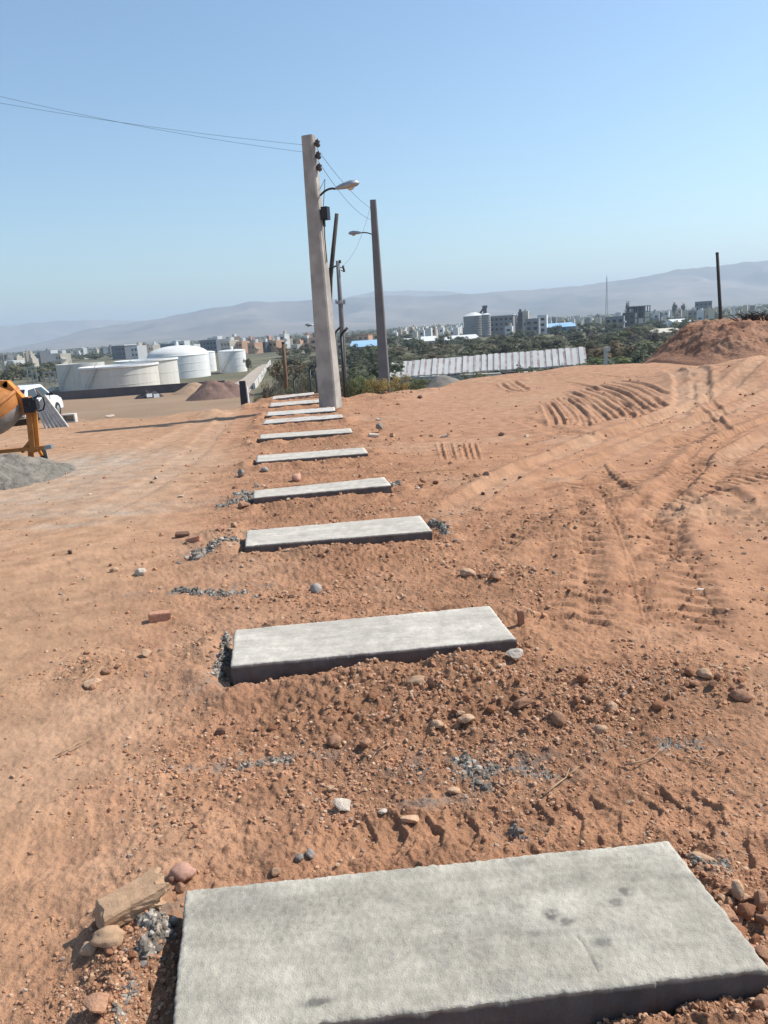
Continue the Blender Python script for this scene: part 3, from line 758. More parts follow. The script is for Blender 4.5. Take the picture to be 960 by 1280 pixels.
X(620,617,6,'angular','dark','right tiny dark clod of two between fourth slab and the tyre tracks')
X(525,497,9,'brick','dark','dark stub at the foot of the weedy berm right of the big pole',n=2)
# along the slabs
X(371,602,15,'round','pink','round pinkish stone behind the fourth slab',n=2,sc=(1,.9,1.2),sink=.15)
X(302,596,15,'angular','grey','grey brown block at left front of the fifth slab',n=2,sc=(1,1,1.1),sink=.15)
X(331,584,10,'round','grey','small grey stone touching the fifth slab\'s front edge',n=0)
X(321,609,11,'angular','grey','grey lump just behind the left end of the fourth slab')
X(294,611,9,'brick','brick','small red brick chip left of the fourth slab',n=1)
X(305,636,20,'angular','brown','brown flat topped stone left of and before the fourth slab',n=0,sc=(1,1,.7))
X(292,660,17,'angular','tan','tan block perched behind the left end of the third slab',n=3)
X(275,664,15,'angular','brick','reddish block left of the tan block by the third slab',n=1)
X(195,599,8,'angular','pale','small pale stone with dark shadow alone on the left lane')
X(190,604,6,'round','tan','tiny tan stone touching the small pale stone on the left lane')
X(226,622,10,'flat','pale','pale flat chip on the left lane level with the fourth slab',sc=(1,1,1.5))
X(135,523,19,'flat','pale','pale flat rock at the far edge of the dirt by the brown field',n=0,sc=(1,.8,1.1),rz=.1,sink=.05)
# near left
X(172,1156,78,'block','yellow','large tan broken block lying left of the nearest slab',name='broken_block',cat='block',n=0,rz=.55,tilt=(.1,-.12),sc=(1,.85,.75),sink=.12)
X(139,1187,35,'round','yellow','smooth ochre cobble in front of the large broken block',n=1,rz=.1,sc=(1,.9,.9),sink=.1)
X(115,1194,19,'round','tan','small rounded pale cobble left of the smooth ochre cobble',n=2)
X(122,1282,48,'angular','brown','large brown rock at the bottom left edge before the nearest slab',n=1,sc=(1,1,.8),sink=.1)
X(232,1103,27,'round','pink','pinkish rounded stone behind the far left corner of nearest slab',n=0,rz=-.1)
X(216,1104,11,'round','brown','small brown cobble left of the pinkish rounded stone')
X(226,1118,20,'angular','brown','brown wedge against the far left corner of nearest slab',n=2)
# near right
X(924,1128,30,'angular','tan','rounded tan boulder right of the nearest slab\'s far corner',n=3,rz=1.2,sc=(1,1,1.1))
X(912,1160,36,'block','brown','upright squared brown block against the right edge of nearest slab',name='broken_block',cat='block',n=1,rz=.3,tilt=(.15,1.25),sc=(1,1.1,1.1),sink=.15,lift=-.045)
X(876,1078,34,'angular','tan','elongated tan stone behind the mortar lump at the nearest slab\'s right corner',n=0,rz=-.5,sc=(1.2,.8,.7))
X(950,1140,26,'angular','brown','brown block at the right edge of the picture below the tan boulder',n=2,sc=(1,1,1.2),sink=.15)
X(935,1160,32,'angular','clod','red angular block in front of the upright squared block',n=1,sc=(1,1,1.1),sink=.1)
X(952,1168,24,'angular','brown','brown block wedged at the right edge beside the red angular block',n=3,sc=(1,1,1.2),sink=.1)
X(925,1178,30,'flat','clod','flat reddish stone lying low beside the nearest slab\'s right edge',n=0,sc=(1,1,1.5))
X(938,1192,22,'flat','pink','flat pink chip beside the nearest slab\'s right edge',n=2,sc=(1,1,1.6))
X(950,1204,26,'angular','brown','brown lump by the near right corner of nearest slab',n=1)
X(873,1256,17,'angular','pale','pale lump on the spoil in front of nearest slab',n=1,sc=(1,1,1.1),sink=.1)
X(912,1257,14,'round','tan','tan pebble right of the pale lump before nearest slab',n=0,sink=.1)
X(952,1262,22,'angular','brown','brown angular stone at the bottom right corner of the picture',n=2,sink=.1)
# middle
X(568,994,17,'round','tan','smooth tan stone beside the big mortar splash',n=1,sc=(1,.8,.7),rz=.1)
X(513,1020,30,'flat','tan','flat tan stone left of the near chevron tyre track',n=3,sc=(1,1,1.6),rz=.1)
X(480,1024,17,'flat','pale','pale flat stone left of the flat tan stone',n=1,sc=(1,1,1.5))
X(413,990,15,'flat','tan','flat tan chip on bare ground between the mortar streak and splash',n=2,sc=(1,1,1.7))
X(786,1007,16,'flat','tan','oblong tan chip on the dirt far right of the mortar splash',n=0,sc=(1,.7,1.4),rz=-.5)
X(432,1016,32,'flat','pale','pale flat stone half buried behind the nearest slab\'s middle',n=0,sc=(1,1,1.2))
X(388,1073,13,'round','grey','right grey cobble of two behind nearest slab',n=3)
X(375,1076,12,'round','grey','left grey cobble of two behind nearest slab',n=1)
X(345,1097,16,'angular','tan','tan stone touching the far edge of nearest slab',n=2)
X(650,1045,13,'angular','grey','grey lump in the chevron tyre track')
X(700,840,9,'angular','dark','dark stone right of the whitish flat stone')
X(718,846,8,'angular','clod','clod next to a dark stone right of the whitish flat stone')
X(690,812,7,'round','tan','tiny tan stone right of the brick stub')
X(835,945,10,'flat','tan','small tan chip on the grey patch at right')

def cluster(n, cu, cv, ru, rv, s0, s1, kinds, label, group):
    for _ in range(n):
        while True:
            a, b = random.gauss(0, .5), random.gauss(0, .5)
            if a * a + b * b < 1.2:
                u, v = cu + a * ru, cv + b * rv
                if -4 < u < 964 and v < 1280 and not in_slab(u, v): break
        k, c_ = random.choice(kinds)
        s = s0 + (s1 - s0) * random.random() ** 2.2
        stone(u, v, s, k, c_, label, group, sc=(1, random.uniform(.8, 1.1), random.uniform(.8, 1.25)))
def in_slab(u, v, grow=0.0):
    p = G(u, v, .03)
    for (c, ex, ey, hx, hy) in S_FRAME:
        d = p - c
        if abs(d.dot(ex)) < hx + .01 and abs(d.dot(ey)) < hy + .02: return True
    return False
MIX = [('angular','clod'),('angular','brown'),('round','brown'),('angular','clod'),('angular','brown'),('round','clod'),('flat','brown'),('angular','tan')]
cluster(40, 530,882,125,45, 6,17, MIX, 'small brown stone in the loose heap in front of the second slab', 'loose stones heaped in front of the second slab')
cluster(30, 715,880,135,38, 6,17, MIX, 'small brown stone in the rubble right of the oblong cobble', 'loose stones in the right hand rubble')
cluster(22, 880,855,70,26, 6,15, MIX, 'small stone in the stony patch by the big round cobble at far right', 'stones in the far right stony patch')
cluster(24, 460,842,210,10, 5,11, MIX+[('round','grey')], 'small stone strewn along the front edge of the second slab', 'stones along the second slab front edge')
cluster(14, 420,893,55,22, 6,14, MIX+[('round','grey')], 'small stone in the little patch behind the two round brown cobbles', 'stones behind the two round cobbles')
cluster(14, 115,836,45,32, 5,13, MIX+[('flat','tan')], 'small flat stone in the rubble streak at left of the second slab', 'stones in the left rubble streak')
cluster(20, 915,1165,50,85, 10,22, MIX, 'loose red brown stone piled along the right edge of the nearest slab', 'stones along the nearest slab right edge')
cluster(20, 178,1170,62,95, 6,15, MIX+[('round','grey')], 'small loose stone scattered beside the left end of the nearest slab', 'stones beside the nearest slab left end')
cluster(9, 880,1268,110,12, 7,14, MIX, 'small stone on the spoil in front of the nearest slab', 'stones in front of the nearest slab')
cluster(18, 430,690,140,12, 4,8, MIX, 'small stone strewn along the front edge of the third slab', 'stones along the third slab front edge')
cluster(8, 415,645,130,14, 3,7, MIX, 'small stone between the third and fourth slabs', 'stones between the third and fourth slabs')

cluster(12, 478,493,48,7, 3,7, MIX, 'small clod on the rubbly berm right of the big pole', 'clods on the berm by the big pole')
# crumbs: uncountable, one object
def icosa():
    t = (1 + 5 ** .5) / 2
    v = np.array([(-1,t,0),(1,t,0),(-1,-t,0),(1,-t,0),(0,-1,t),(0,1,t),(0,-1,-t),(0,1,-t),(t,0,-1),(t,0,1),(-t,0,-1),(-t,0,1)], float) / math.hypot(1, t)
    f = np.array([(0,11,5),(0,5,1),(0,1,7),(0,7,10),(0,10,11),(1,5,9),(5,11,4),(11,10,2),(10,7,6),(7,1,8),(3,9,4),(3,4,2),(3,2,6),(3,6,8),(3,8,9),(4,9,5),(2,4,11),(6,2,10),(8,6,7),(9,8,1)])
    return v, f
IV, IF = icosa()
def crumbs_mesh(name, pos, size, cols, material, flat=(.45, .9)):
    n = len(pos)
    rg = R
    th = rg.uniform(0, 2 * PI, n); sx = rg.uniform(.7, 1.2, n); sy = rg.uniform(.6, 1.0, n); sz = rg.uniform(*flat, n)
    P = IV[None] * (1 + rg.normal(size=(n, 12, 1)) * .16)
    x = P[..., 0] * sx[:, None]; y = P[..., 1] * sy[:, None]; z = P[..., 2] * sz[:, None]
    c, s = np.cos(th)[:, None], np.sin(th)[:, None]
    V = np.stack([x * c - y * s, x * s + y * c, z], -1) * (size / 2)[:, None, None] + pos[:, None, :]
    Fc = (IF[None] + (np.arange(n) * 12)[:, None, None]).reshape(-1, 3)
    return np_mesh(name, V.reshape(-1, 3), Fc, material, False, np.repeat(cols, 12, 0), 3)
m_crumb = mat('crumb_soil', (.3, .16, .1), (.85, 1.15), 40, .97, 0, attr='tint', spec=.1)
def scatter_crumbs(N):
    us, vs = [], []
    while len(us) < N:
        u = R.uniform(-160, 1120, 8000); v = 478 + (1290 - 478) * R.uniform(0, 1, 8000) ** .85
        pts = np.array([tuple(G(a, b)) for a, b in zip(u, v)])
        w = rubble_map(pts[:, 0], pts[:, 1]) * np.clip(.45 + .9 * fbm(pts[:, 0] * 1.6, pts[:, 1] * 1.6, 3), .03, 1.6) / 2.6
        k = R.uniform(0, 1, 8000) < w
        for a, b in zip(u[k], v[k]):
            if not in_slab(a, b): us.append(a); vs.append(b)
    us, vs = np.array(us[:N]), np.array(vs[:N])
    P = np.array([tuple(G(a, b)) for a, b in zip(us, vs)])
    dist = np.hypot(P[:, 1], CH)
    px = 1.0 + 5.8 * R.uniform(0, 1, N) ** 6
    px = px * np.clip(1.25 - P[:, 1] / 30, .5, 1.1)
    size = np.clip(px * dist / F_PX, .004, .08)
    P[:, 2] = H(P[:, 0], P[:, 1]) + size * .08
    pal = np.array([(.44,.24,.14),(.41,.215,.125),(.47,.30,.19),(.37,.195,.115),(.50,.345,.23),(.36,.265,.20)])
    cols = pal[R.choice(6, N, p=[.3,.3,.16,.12,.07,.05])] * R.uniform(.85, 1.15, (N, 1))
    tag(link('soil_crumbs', crumbs_mesh('soil_crumbs', P, size, cols, m_crumb)), 'loose red soil crumbs and grit strewn over the bare ground around the slabs', 'soil crumbs', kind='stuff')
scatter_crumbs(44000)

# mortar spills: each one crusty lumpy patch
def spill(pts, wd, n, s0, s1, label, lift=0.0, pale=.25):
    """a lumpy crust that breaks up at its edges, with crumbs stuck to it: one mesh"""
    P = [ground_at(u, v) for u, v in pts]; c = P[len(P) // 2]
    A = np.array([(p.x, p.y) for p in P])
    lo = A.min(0) - wd * 3.0; hi = A.max(0) + wd * 3.0
    st = max(.006, float((hi - lo).max()) / 150)
    gx = np.arange(lo[0], hi[0], st); gy = np.arange(lo[1], hi[1], st)
    X_, Y_ = np.meshgrid(gx, gy); sh = X_.shape; x = X_.ravel(); y = Y_.ravel()
    d = np.full(len(x), 9.)
    for a, e in zip(A[:-1], A[1:]):
        dx, dy = e - a; t = np.clip(((x - a[0]) * dx + (y - a[1]) * dy) / (dx * dx + dy * dy + 1e-9), 0, 1)
        d = np.minimum(d, np.hypot(x - a[0] - t * dx, y - a[1] - t * dy))
    k = 1.0 / max(s1, .02)
    msk = np.exp(-(d / (wd * 1.25)) ** 2) + .55 * fbm(x * k * .8, y * k * .8, 4) - .55
    lump = np.clip(msk, -.4, .8)
    h = lump * (s1 * .55 + lift * .6) + np.where(msk > 0, s1 * .30 * fbm(x * k * 2.2, y * k * 2.2, 3), 0)
    z = H(x, y) + h - .004
    dark = np.array([.165, .140, .115]); lite = np.array([.38, .335, .28])
    f = np.clip(pale + .9 * fbm(x * k * 1.4 + 7, y * k * 1.4, 3), 0, 1)[:, None]
    col = dark * (1 - f) + lite * f
    V = [np.stack([x - c.x, y - c.y, z - c.z], 1)]; q = grid_quads(*sh)
    F = [np.concatenate([q[:, [0, 1, 2]], q[:, [0, 2, 3]]])]; CC = [col]; nb = len(x)
    ok = np.nonzero(msk > -.12)[0]
    if len(ok):
        m_ = min(n, 160); kk = R.choice(ok, m_); size = s0 * .7 + (s1 * .75 - s0 * .7) * R.uniform(0, 1, m_) ** 2.5
        pos = np.stack([x[kk] - c.x, y[kk] - c.y, z[kk] - c.z + size * .1], 1)
        P0 = IV[None] * (1 + R.normal(size=(m_, 12, 1)) * .2) * np.array([1, .85, .65])
        th = R.uniform(0, 6.28, m_); cs, sn = np.cos(th)[:, None], np.sin(th)[:, None]
        VV = np.stack([P0[..., 0] * cs - P0[..., 1] * sn, P0[..., 0] * sn + P0[..., 1] * cs, P0[..., 2]], -1) * (size / 2)[:, None, None] + pos[:, None]
        V.append(VV.reshape(-1, 3)); F.append((IF[None] + nb + (np.arange(m_) * 12)[:, None, None]).reshape(-1, 3))
        CC.append(np.repeat(np.where(R.uniform(0, 1, (m_, 1)) < pale, lite, dark) * R.uniform(.8, 1.3, (m_, 1)), 12, 0))
    me = np_mesh('mortar_spill', np.concatenate(V), np.concatenate(F), m_mortar_a, False, np.concatenate(CC), 3)
    tag(link('mortar_spill', me, loc=c), label, 'mortar spill')
m_mortar_a = mat('grey_mortar', (.2, .2, .2), (.8, 1.2), 60, .9, .5, 160, attr='tint', spec=.2, dist=.006)
spill([(284,798),(279,820),(272,846)], .022, 260, .014, .045, 'upright strip of grey mortar lumps along the left end of second slab', .05, .5)
spill([(222,738),(255,741),(296,742)], .05, 170, .012, .05, 'long dark mortar streak on bare ground left of and beyond second slab')
spill([(575,958),(605,965),(600,978)], .055, 190, .008, .04, 'dark blue grey mortar splash in the middle between nearest and second slabs')
spill([(610,962),(650,960),(690,972)], .05, 60, .006, .02, 'thin sprinkle of mortar crumbs trailing right of the dark splash')
spill([(300,958),(330,955),(358,952)], .03, 90, .008, .025, 'thin grey mortar smear on bare ground below the dark brown blocky stone')
spill([(178,1150),(195,1160),(208,1150),(180,1185),(212,1168)], .022, 170, .010, .040, 'clump of grey mortar beside the left end of nearest slab', .02, .4)
spill([(165,1228),(160,1245),(150,1262)], .018, 70, .008, .028, 'small string of mortar crumbs left of nearest slab near the bottom edge', .0, .4)
spill([(868,1076),(885,1082),(905,1086)], .018, 120, .008, .032, 'dark mortar clod at the far right corner of nearest slab', .03, .3)
spill([(246,698),(262,688),(290,676)], .05, 160, .02, .07, 'curved ridge of dark mortar lumps left of third slab', .04, .4)
spill([(538,655),(548,658),(556,662)], .05, 80, .02, .06, 'grey mortar lumps off the right end of third slab', .03, .4)
spill([(300,617),(316,622),(280,632)], .09, 80, .02, .07, 'scattered mortar bits off the left end of fourth slab', .0, .4)
spill([(490,606),(496,604)], .06, 30, .02, .06, 'small mortar lump off the right end of fourth slab', .02, .4)
spill([(330,846),(470,836),(600,822)], .022, 220, .006, .022, 'crumbly grey mortar line along the foot of second slab front face', .0, .5)
spill([(640,1040),(656,1046)], .02, 30, .008, .025, 'small mortar lump pressed in the chevron tyre track')
spill([(830,932),(870,930)], .05, 40, .006, .02, 'faint sprinkle of mortar crumbs at far right before the stony patch')

# twigs
m_twig = mat('dry_twig', (.38, .24, .14), (.45, .30, .18), 20, .9)
def twig(pts, r, label):
    b = MB(); P = [ground_at(u, v) + Vector((0, 0, .012 + .01 * (i % 2))) for i, (u, v) in enumerate(pts)]
    c = P[0]
    b.tube([p - c for p in P], [r * (1 - .6 * i / (len(P) - 1)) for i in range(len(P))], 6)
    k = len(P) // 2; b.tube([P[k] - c, P[k] - c + Vector((.06, .05, .012))], [r * .7, r * .3], 5)
    tag(b.build('dry_twig', m_twig, smooth=True, loc=c), label, 'twig')
twig([(680,997),(698,985),(708,975),(712,966)], .004, 'thin dry twig right of the mortar splash pointing away')
twig([(780,960),(800,958),(815,950),(820,948)], .004, 'pale dry twig on the ground below the right rubble')
twig([(862,953),(885,962),(905,966)], .0035, 'dry twig at far right below the stony patch')
twig([(620,985),(632,994),(640,1002)], .0035, 'short dry twig just in front of the mortar splash')
twig([(480,936),(470,946),(462,958)], .003, 'dry grass stem right of the two round brown cobbles')
twig([(70,948),(95,938),(115,926)], .003, 'dry stem on the smooth dirt at left')

# ------------------------------------------------------------------ utility poles
def rect_shaft(base, top, w0, d0, w1, d1, rz, name, material, parent, seams=0):
    """tapered rectangular shaft in the parent's coordinates"""
    b = MB(); n = 14
    ex = Vector((math.cos(rz), math.sin(rz), 0)); ey = Vector((-ex.y, ex.x, 0))
    rings = []
    bev = .03
    for i in range(n + 1):
        t = i / n; c = base.lerp(top, t); w = (w0 + (w1 - w0) * t) / 2; d = (d0 + (d1 - d0) * t) / 2
        k = len(b.v)
        for (a, e) in ((-w+bev,-d),(w-bev,-d),(w,-d+bev),(w,d-bev),(w-bev,d),(-w+bev,d),(-w,d-bev),(-w,-d+bev)):
            b.v.append(tuple(c + ex * a + ey * e))
        rings.append(k)
    for i in range(n):
        for k in range(8):
            b.f.append((rings[i] + k, rings[i] + (k + 1) % 8, rings[i + 1] + (k + 1) % 8, rings[i + 1] + k)); b.m.append(0)
    b.f.append(tuple(rings[n] + k for k in range(8))); b.m.append(0)
    for s in range(seams):
        t = (s + .6) / (seams + .2); c = base.lerp(top, t); w = (w0 + (w1 - w0) * t); d = (d0 + (d1 - d0) * t)
        b.box(c - ey * (d / 2 - .002), (w * .80, .012, .02), rz)
    return b.build(name, material, parent)
def lamp_arm(parent, root, tip, head_len, head_dir, rise, scale=1.0):
    b = MB(); mid = root.lerp(tip, .5) + Vector((0, 0, rise))
    pts = []
    for i in range(9):
        t = i / 8; pts.append(root * (1-t)**2 + mid * 2*t*(1-t) + tip * t*t)
    b.tube(pts, .022 * scale, 8)
    arm = b.build('lamp_arm', m_metal, parent, True)
    h = MB(); d = head_dir.normalized()
    prof = [(0, .03), (.06, .055), (.3, .10), (.65, .13), (.9, .10), (1.0, .03)]
    side = Vector((0, 0, 1)).cross(d).normalized(); up = d.cross(side)
    k0 = []
    for (t, r) in prof:
        c = tip + d * t * head_len; k = len(h.v); k0.append(k)
        for a in range(12):
            an = 2 * PI * a / 12; sz = math.sin(an)
            h.v.append(tuple(c + side * (r * scale * math.cos(an)) + up * (r * scale * (.75 if sz > 0 else .45) * sz)))
    for i in range(len(prof) - 1):
        for a in range(12):
            h.f.append((k0[i]+a, k0[i]+(a+1)%12, k0[i+1]+(a+1)%12, k0[i+1]+a)); h.m.append(0)
    h.f.append(tuple(k0[0] + a for a in reversed(range(12)))); h.m.append(0)
    h.f.append(tuple(k0[-1] + a for a in range(12))); h.m.append(0)
    hd = h.build('lamp_head', m_galv, arm, True)
    l = MB(); c = tip + d * head_len * .62 - up * (.05 * scale)
    mt = Matrix.Translation(c) @ Matrix((side, d, up)).transposed().to_4x4()
    l.lathe([(.002, -.05 * scale), (.05 * scale, -.04 * scale), (.085 * scale, 0)], 14, 0, mt)
    l.build('lamp_lens', m_lampglass, hd, True)
    return arm

pb = D(413, 500, 17.3); PG = hz(pb.x, pb.y)
def rel(o): return lambda u, v, d: D(u, v, d) - Vector(o.location)
big = empty('utility_pole', (pb.x, pb.y, PG), 'tall thick square concrete pole with insulators, box and street lamp at the slab row end', 'utility pole')
q = rel(big)
top = q(385.5, 170, 17.3); base = Vector((0, 0, -.5))
RZ = -math.radians(21)   # broad face turned a little left, right side face catches the sun
shaft = rect_shaft(base, top, .44, .40, .25, .22, RZ, 'shaft', m_pole, big, 12)
ex = Vector((math.cos(RZ), math.sin(RZ), 0)); ey = Vector((-ex.y, ex.x, 0))
def on_shaft(t, a=0, e=0): return base.lerp(top, t) + ex * a + ey * e
L = (top - base).length
for k, vv in enumerate((181, 196, 211)):
    t = (q(385, vv, 17.3).z + .5) / (top.z + .5)
    c = on_shaft(t, .135)
    b = MB(); b.box(c + ex * .03, (.10, .05, .03), RZ); b.tube([c + ex * .06 + Vector((0,0,-.09)), c + ex * .06 + Vector((0,0,.09))], .012, 6)
    br = b.build('insulator_bracket', m_metal, big)
    b = MB(); b.lathe([(.02,-.07),(.05,-.06),(.055,-.03),(.038,0),(.055,.03),(.05,.06),(.02,.07)], 12, 0, Matrix.Translation(c + ex * .06))
    b.build('insulator', m_porc, br, True)
tl = (q(400, 245, 17.3).z + .5) / (top.z + .5)
lamp_arm(big, on_shaft(tl, .16), q(419, 236, 17.1), .52, ray(444, 231) - ray(419, 237), .10, 1.0)
b = MB(); t = (q(400, 268, 17.3).z + .5) / (top.z + .5); c = on_shaft(t, .25)
b.box(c, (.14, .16, .26), RZ); b.box(c + Vector((0, 0, -.17)) - ex * .05, (.04, .05, .18), RZ)
bx = b.build('junction_box', m_black, big)
b = MB(); b.box(c - ey * .085, (.10, .012, .20), RZ); b.build('box_door', m_metal, bx)
b = MB(); b.tube([c + Vector((0, 0, -.2)) - ex * .05, on_shaft(t - .08, .185), on_shaft(t - .16, .19)], .012, 6); b.build('conduit', m_metal, big)
b = MB(); b.tube([on_shaft(tl + .02, .16), on_shaft(tl + .05, .30), q(404, 262, 17.2)], .007, 5); b.build('lamp_cable', m_metal, big)

# second concrete pole
p2 = D(480, 465, 27.0)
po2 = empty('utility_pole', (p2.x, p2.y, hz(p2.x, p2.y)), 'grey square concrete pole behind the weedy berm with lamp arm pointing left', 'utility pole')
q2 = rel(po2)
rect_shaft(Vector((0, 0, -.5)), q2(466.3, 250, 27.0), .40, .34, .20, .18, -.10, 'shaft', m_pole2, po2, 0)
lamp_arm(po2, q2(466, 293.5, 27.0), q2(452, 291, 26.9), .44, ray(436, 291.5) - ray(452, 290.5), .06, .85)

# leaning dark timber pole
p3 = D(406, 480, 29.0)
po3 = empty('timber_pole', (p3.x, p3.y, hz(p3.x, p3.y)), 'dark slanting timber pole leaning right out from behind the big concrete pole', 'pole')
q3 = rel(po3); b = MB(); b.tube([Vector((0, 0, -.3)), q3(413, 348, 29), q3(421, 267, 29)], [.08, .085, .068], 10); b.build('shaft', m_wood, po3, True)
b = MB(); b.tube([q3(411, 336, 28.9), q3(424, 331, 28.9)], .03, 6); b.build('cross_arm', m_wood, po3)
# thin pole with insulators
p4 = D(430, 488, 25.0)
po4 = empty('utility_pole', (p4.x, p4.y, hz(p4.x, p4.y)), 'thin dark pole with small insulators and clamps just right of the big pole', 'utility pole')
q4 = rel(po4); b = MB(); b.tube([Vector((0, 0, -.3)), q4(427, 400, 25), q4(422, 326, 25)], [.085, .08, .055], 10); b.build('shaft', m_pole2, po4, True)
for (u, v, du) in ((422, 327, 3), (425, 334, 4), (427, 338, 3)):
    b = MB(); b.tube([q4(u - 1, v, 25), q4(u + du, v + 1, 25)], .014, 6); br = b.build('insulator_bracket', m_metal, po4)
    b = MB(); b.lathe([(.015,-.05),(.04,-.04),(.03,0),(.04,.04),(.015,.05)], 10, 0, Matrix.Translation(q4(u + du, v, 25))); b.build('insulator', m_porc, br, True)
b = MB(); c = q4(425.3, 378, 25); b.lathe([(.10,-.05),(.12,-.04),(.12,.04),(.10,.05)], 12, 0, Matrix.Translation(c)); b.box(c + Vector((.13, -.03, .0)), (.07, .08, .14)); b.box(c + Vector((-.13, -.02, .02)), (.05, .08, .12)); b.build('clamp', m_galv, po4)
# far right thin pole
p5 = D(901, 408, 38.0)
po5 = empty('timber_pole', (p5.x, p5.y, hz0(p5.x, p5.y)), 'thin dark pole standing alone behind the rust coloured mound at right', 'pole')
q5 = rel(po5); b = MB(); b.tube([Vector((0, 0, -.3)), q5(901, 400, 38), q5(896.5, 316, 38)], [.10, .085, .07], 10); b.build('shaft', m_wood, po5, True)
b = MB(); b.lathe([(.0, .03), (.075, .02), (.08, -.05)], 10, 0, Matrix.Translation(q5(896.5, 316, 38))); b.build('pole_cap', m_metal, po5, True)
# far street lamp, its pole hidden by the big pole
p6 = D(403, 470, 55.0)
po6 = empty('street_lamp', (p6.x, p6.y, hz0(p6.x, p6.y)), 'distant street lamp whose head sticks out left of the big pole', 'street lamp')
q6 = rel(po6); b = MB(); b.tube([Vector((0, 0, -.3)), q6(401, 404, 55)], [.12, .07], 8); b.build('shaft', m_pole2, po6, True)
lamp_arm(po6, q6(400.5, 406.5, 55), q6(392, 406.8, 55), .6, ray(380, 406.3) - ray(392, 406.9), .05, 1.2)
# brown wooden pole left in the scrub
p7 = D(354, 480, 45.0)
po7 = empty('timber_pole', (p7.x, p7.y, hz0(p7.x, p7.y)), 'brown timber pole standing in the scrub left of the big pole', 'pole')
q7 = rel(po7); b = MB(); b.tube([Vector((0, 0, -.3)), q7(357, 470, 45), q7(354, 428, 45)], [.13, .12, .09], 8); b.build('shaft', m_brownwood, po7, True)
b = MB(); b.lathe([(.0, .04), (.10, .02), (.10, -.08)], 10, 0, Matrix.Translation(q7(354, 428, 45))); b.build('pole_cap', m_wood, po7, True)

# wires
def wire(a, b_, sag, r, label):
    b = MB(); n = 28; c = a.copy(); pts = []
    for i in range(n + 1):
        t = i / n; p = a.lerp(b_, t); p.z -= sag * 4 * t * (1 - t); pts.append(p - c)
    b.tube(pts, r, 5); tag(b.build('overhead_wire', m_metal, smooth=True, loc=c), label, 'wire')
W0 = D(379, 181, 17.2); W1 = D(379, 190, 17.2)
wire(W0, D(-60, 118, 15.5), .07, .0028, 'overhead wire leaving the big pole top to the left, the flatter one')
wire(W1, D(-60, 106, 15.5), .10, .0028, 'overhead wire leaving the big pole to the left, the one crossing over')
wire(D(394, 183, 17.3), D(466, 262, 27), .15, .005, 'overhead wire from the top insulator of big pole to the second pole')
wire(D(395, 197, 17.3), D(466, 275, 27), .25, .005, 'overhead wire from the middle insulator of big pole to the second pole')
wire(D(464.5, 252, 27), D(427, 333, 25.0), .35, .004, 'thin wire drooping from the second pole to the thin insulator pole')

# fence posts with cranked tops
def fence_post(u, vt, vb, d, side, label, r=.028):
    t = D(u, vt, d); p = D(u + (vb - vt) * .055, vb, d)
    z = hz(p.x, p.y)
    e = empty('fence_post', (p.x, p.y, z), label, 'fence post', 'cranked metal fence posts')
    b = MB(); T = t - Vector((p.x, p.y, z))
    b.tube([Vector((0, 0, -.3)), T], r, 8); b.build('post', m_metal, e, True)
    b = MB(); b.tube([T, T + Vector((side * .18, 0, .16))], r * .95, 8); b.build('cranked_arm', m_metal, e, True)
fence_post(426.5, 418, 494, 20.3, 1, 'nearest cranked metal fence post, right beside the big pole, arm to the right', .034)
fence_post(419.5, 415, 494, 22.0, 1, 'cranked metal fence post half hidden by the big pole, arm up right', .03)
fence_post(394, 458, 492, 26.0, 1, 'cranked metal fence post just left of the big pole', .03)
fence_post(387, 461, 493, 27.0, 1, 'cranked metal fence post second left of the big pole', .03)
fence_post(367, 474, 494, 29.0, 1, 'short looking cranked fence post in the dark scrub', .03)

# ------------------------------------------------------------------ rust soil mound, heaps
def heap(name, label, cat, material, foot, nu, nv, fn, kind=None):
    """foot: (x0,x1,y0,y1); fn(x,y)->height above ground"""
    x = np.linspace(foot[0], foot[1], nu); y = np.linspace(foot[2], foot[3], nv)
    Xg, Yg = np.meshgrid(x, y); xx, yy = Xg.ravel(), Yg.ravel()
    h = fn(xx, yy); g = H(xx, yy, False)
    cx, cy = (foot[0] + foot[1]) / 2, (foot[2] + foot[3]) / 2; g0 = float(g.min())
    V = np.stack([xx - cx, yy - cy, g + h - .12 - g0], 1)
    o = link(name, np_mesh(name, V, grid_quads(nv, nu), material), loc=(cx, cy, g0))
    return tag(o, label, cat, kind=kind)
mp = [(770,470),(800,461),(840,443),(868,420),(890,406),(915,402),(960,400),(1020,396),(1100,402),(1200,430),(1260,458)]
MX = np.array([D(u, v, 25).x for u, v in mp]); MZ = np.array([D(u, v, 25).z for u, v in mp])
def mound_h(x, y):
    hgt = np.interp(x, MX, MZ)
    fy = sst(20.6, 24.6, y + .5 * perlin(x * .6, y * .2)) * (1 - sst(26.5, 31, y))
    base = np.maximum(hgt, .02) * fy
    rug = sst(.02, .5, base)
    return base + .12 * (base > .02) * rug * fbm(x * 1.1, y * 1.1, 4) + rug * (.10 * np.maximum(perlin(x * 3.2, y * 3.2) - .1, 0) + .08 * np.maximum(perlin(x * 6.5, y * 6.5) - .15, 0)) + .12 * sst(.02, .12, base) + .02 * rug * fbm(x * 12, y * 12, 2)
heap('soil_mound', 'long rust coloured mound of dug soil at the right edge below the thin pole', 'soil mound', m_mound, (MX[0], MX[-1], 20.2, 31), 420, 190, mound_h)
def cone_heap(cx, cy, r, h, n=1.0, sc=1.0):
    def f(x, y):
        d = np.hypot(x - cx, y - cy) / r
        b = h * np.clip(1 - d ** 1.2, 0, 1)
        return b + .12 * (b > 0) + .25 * h * n * fbm((x - cx) * 2.0 / r, (y - cy) * 2.0 / r, 3) * np.clip(1 - d, 0, 1)
    return f
pg = G(-34, 604)
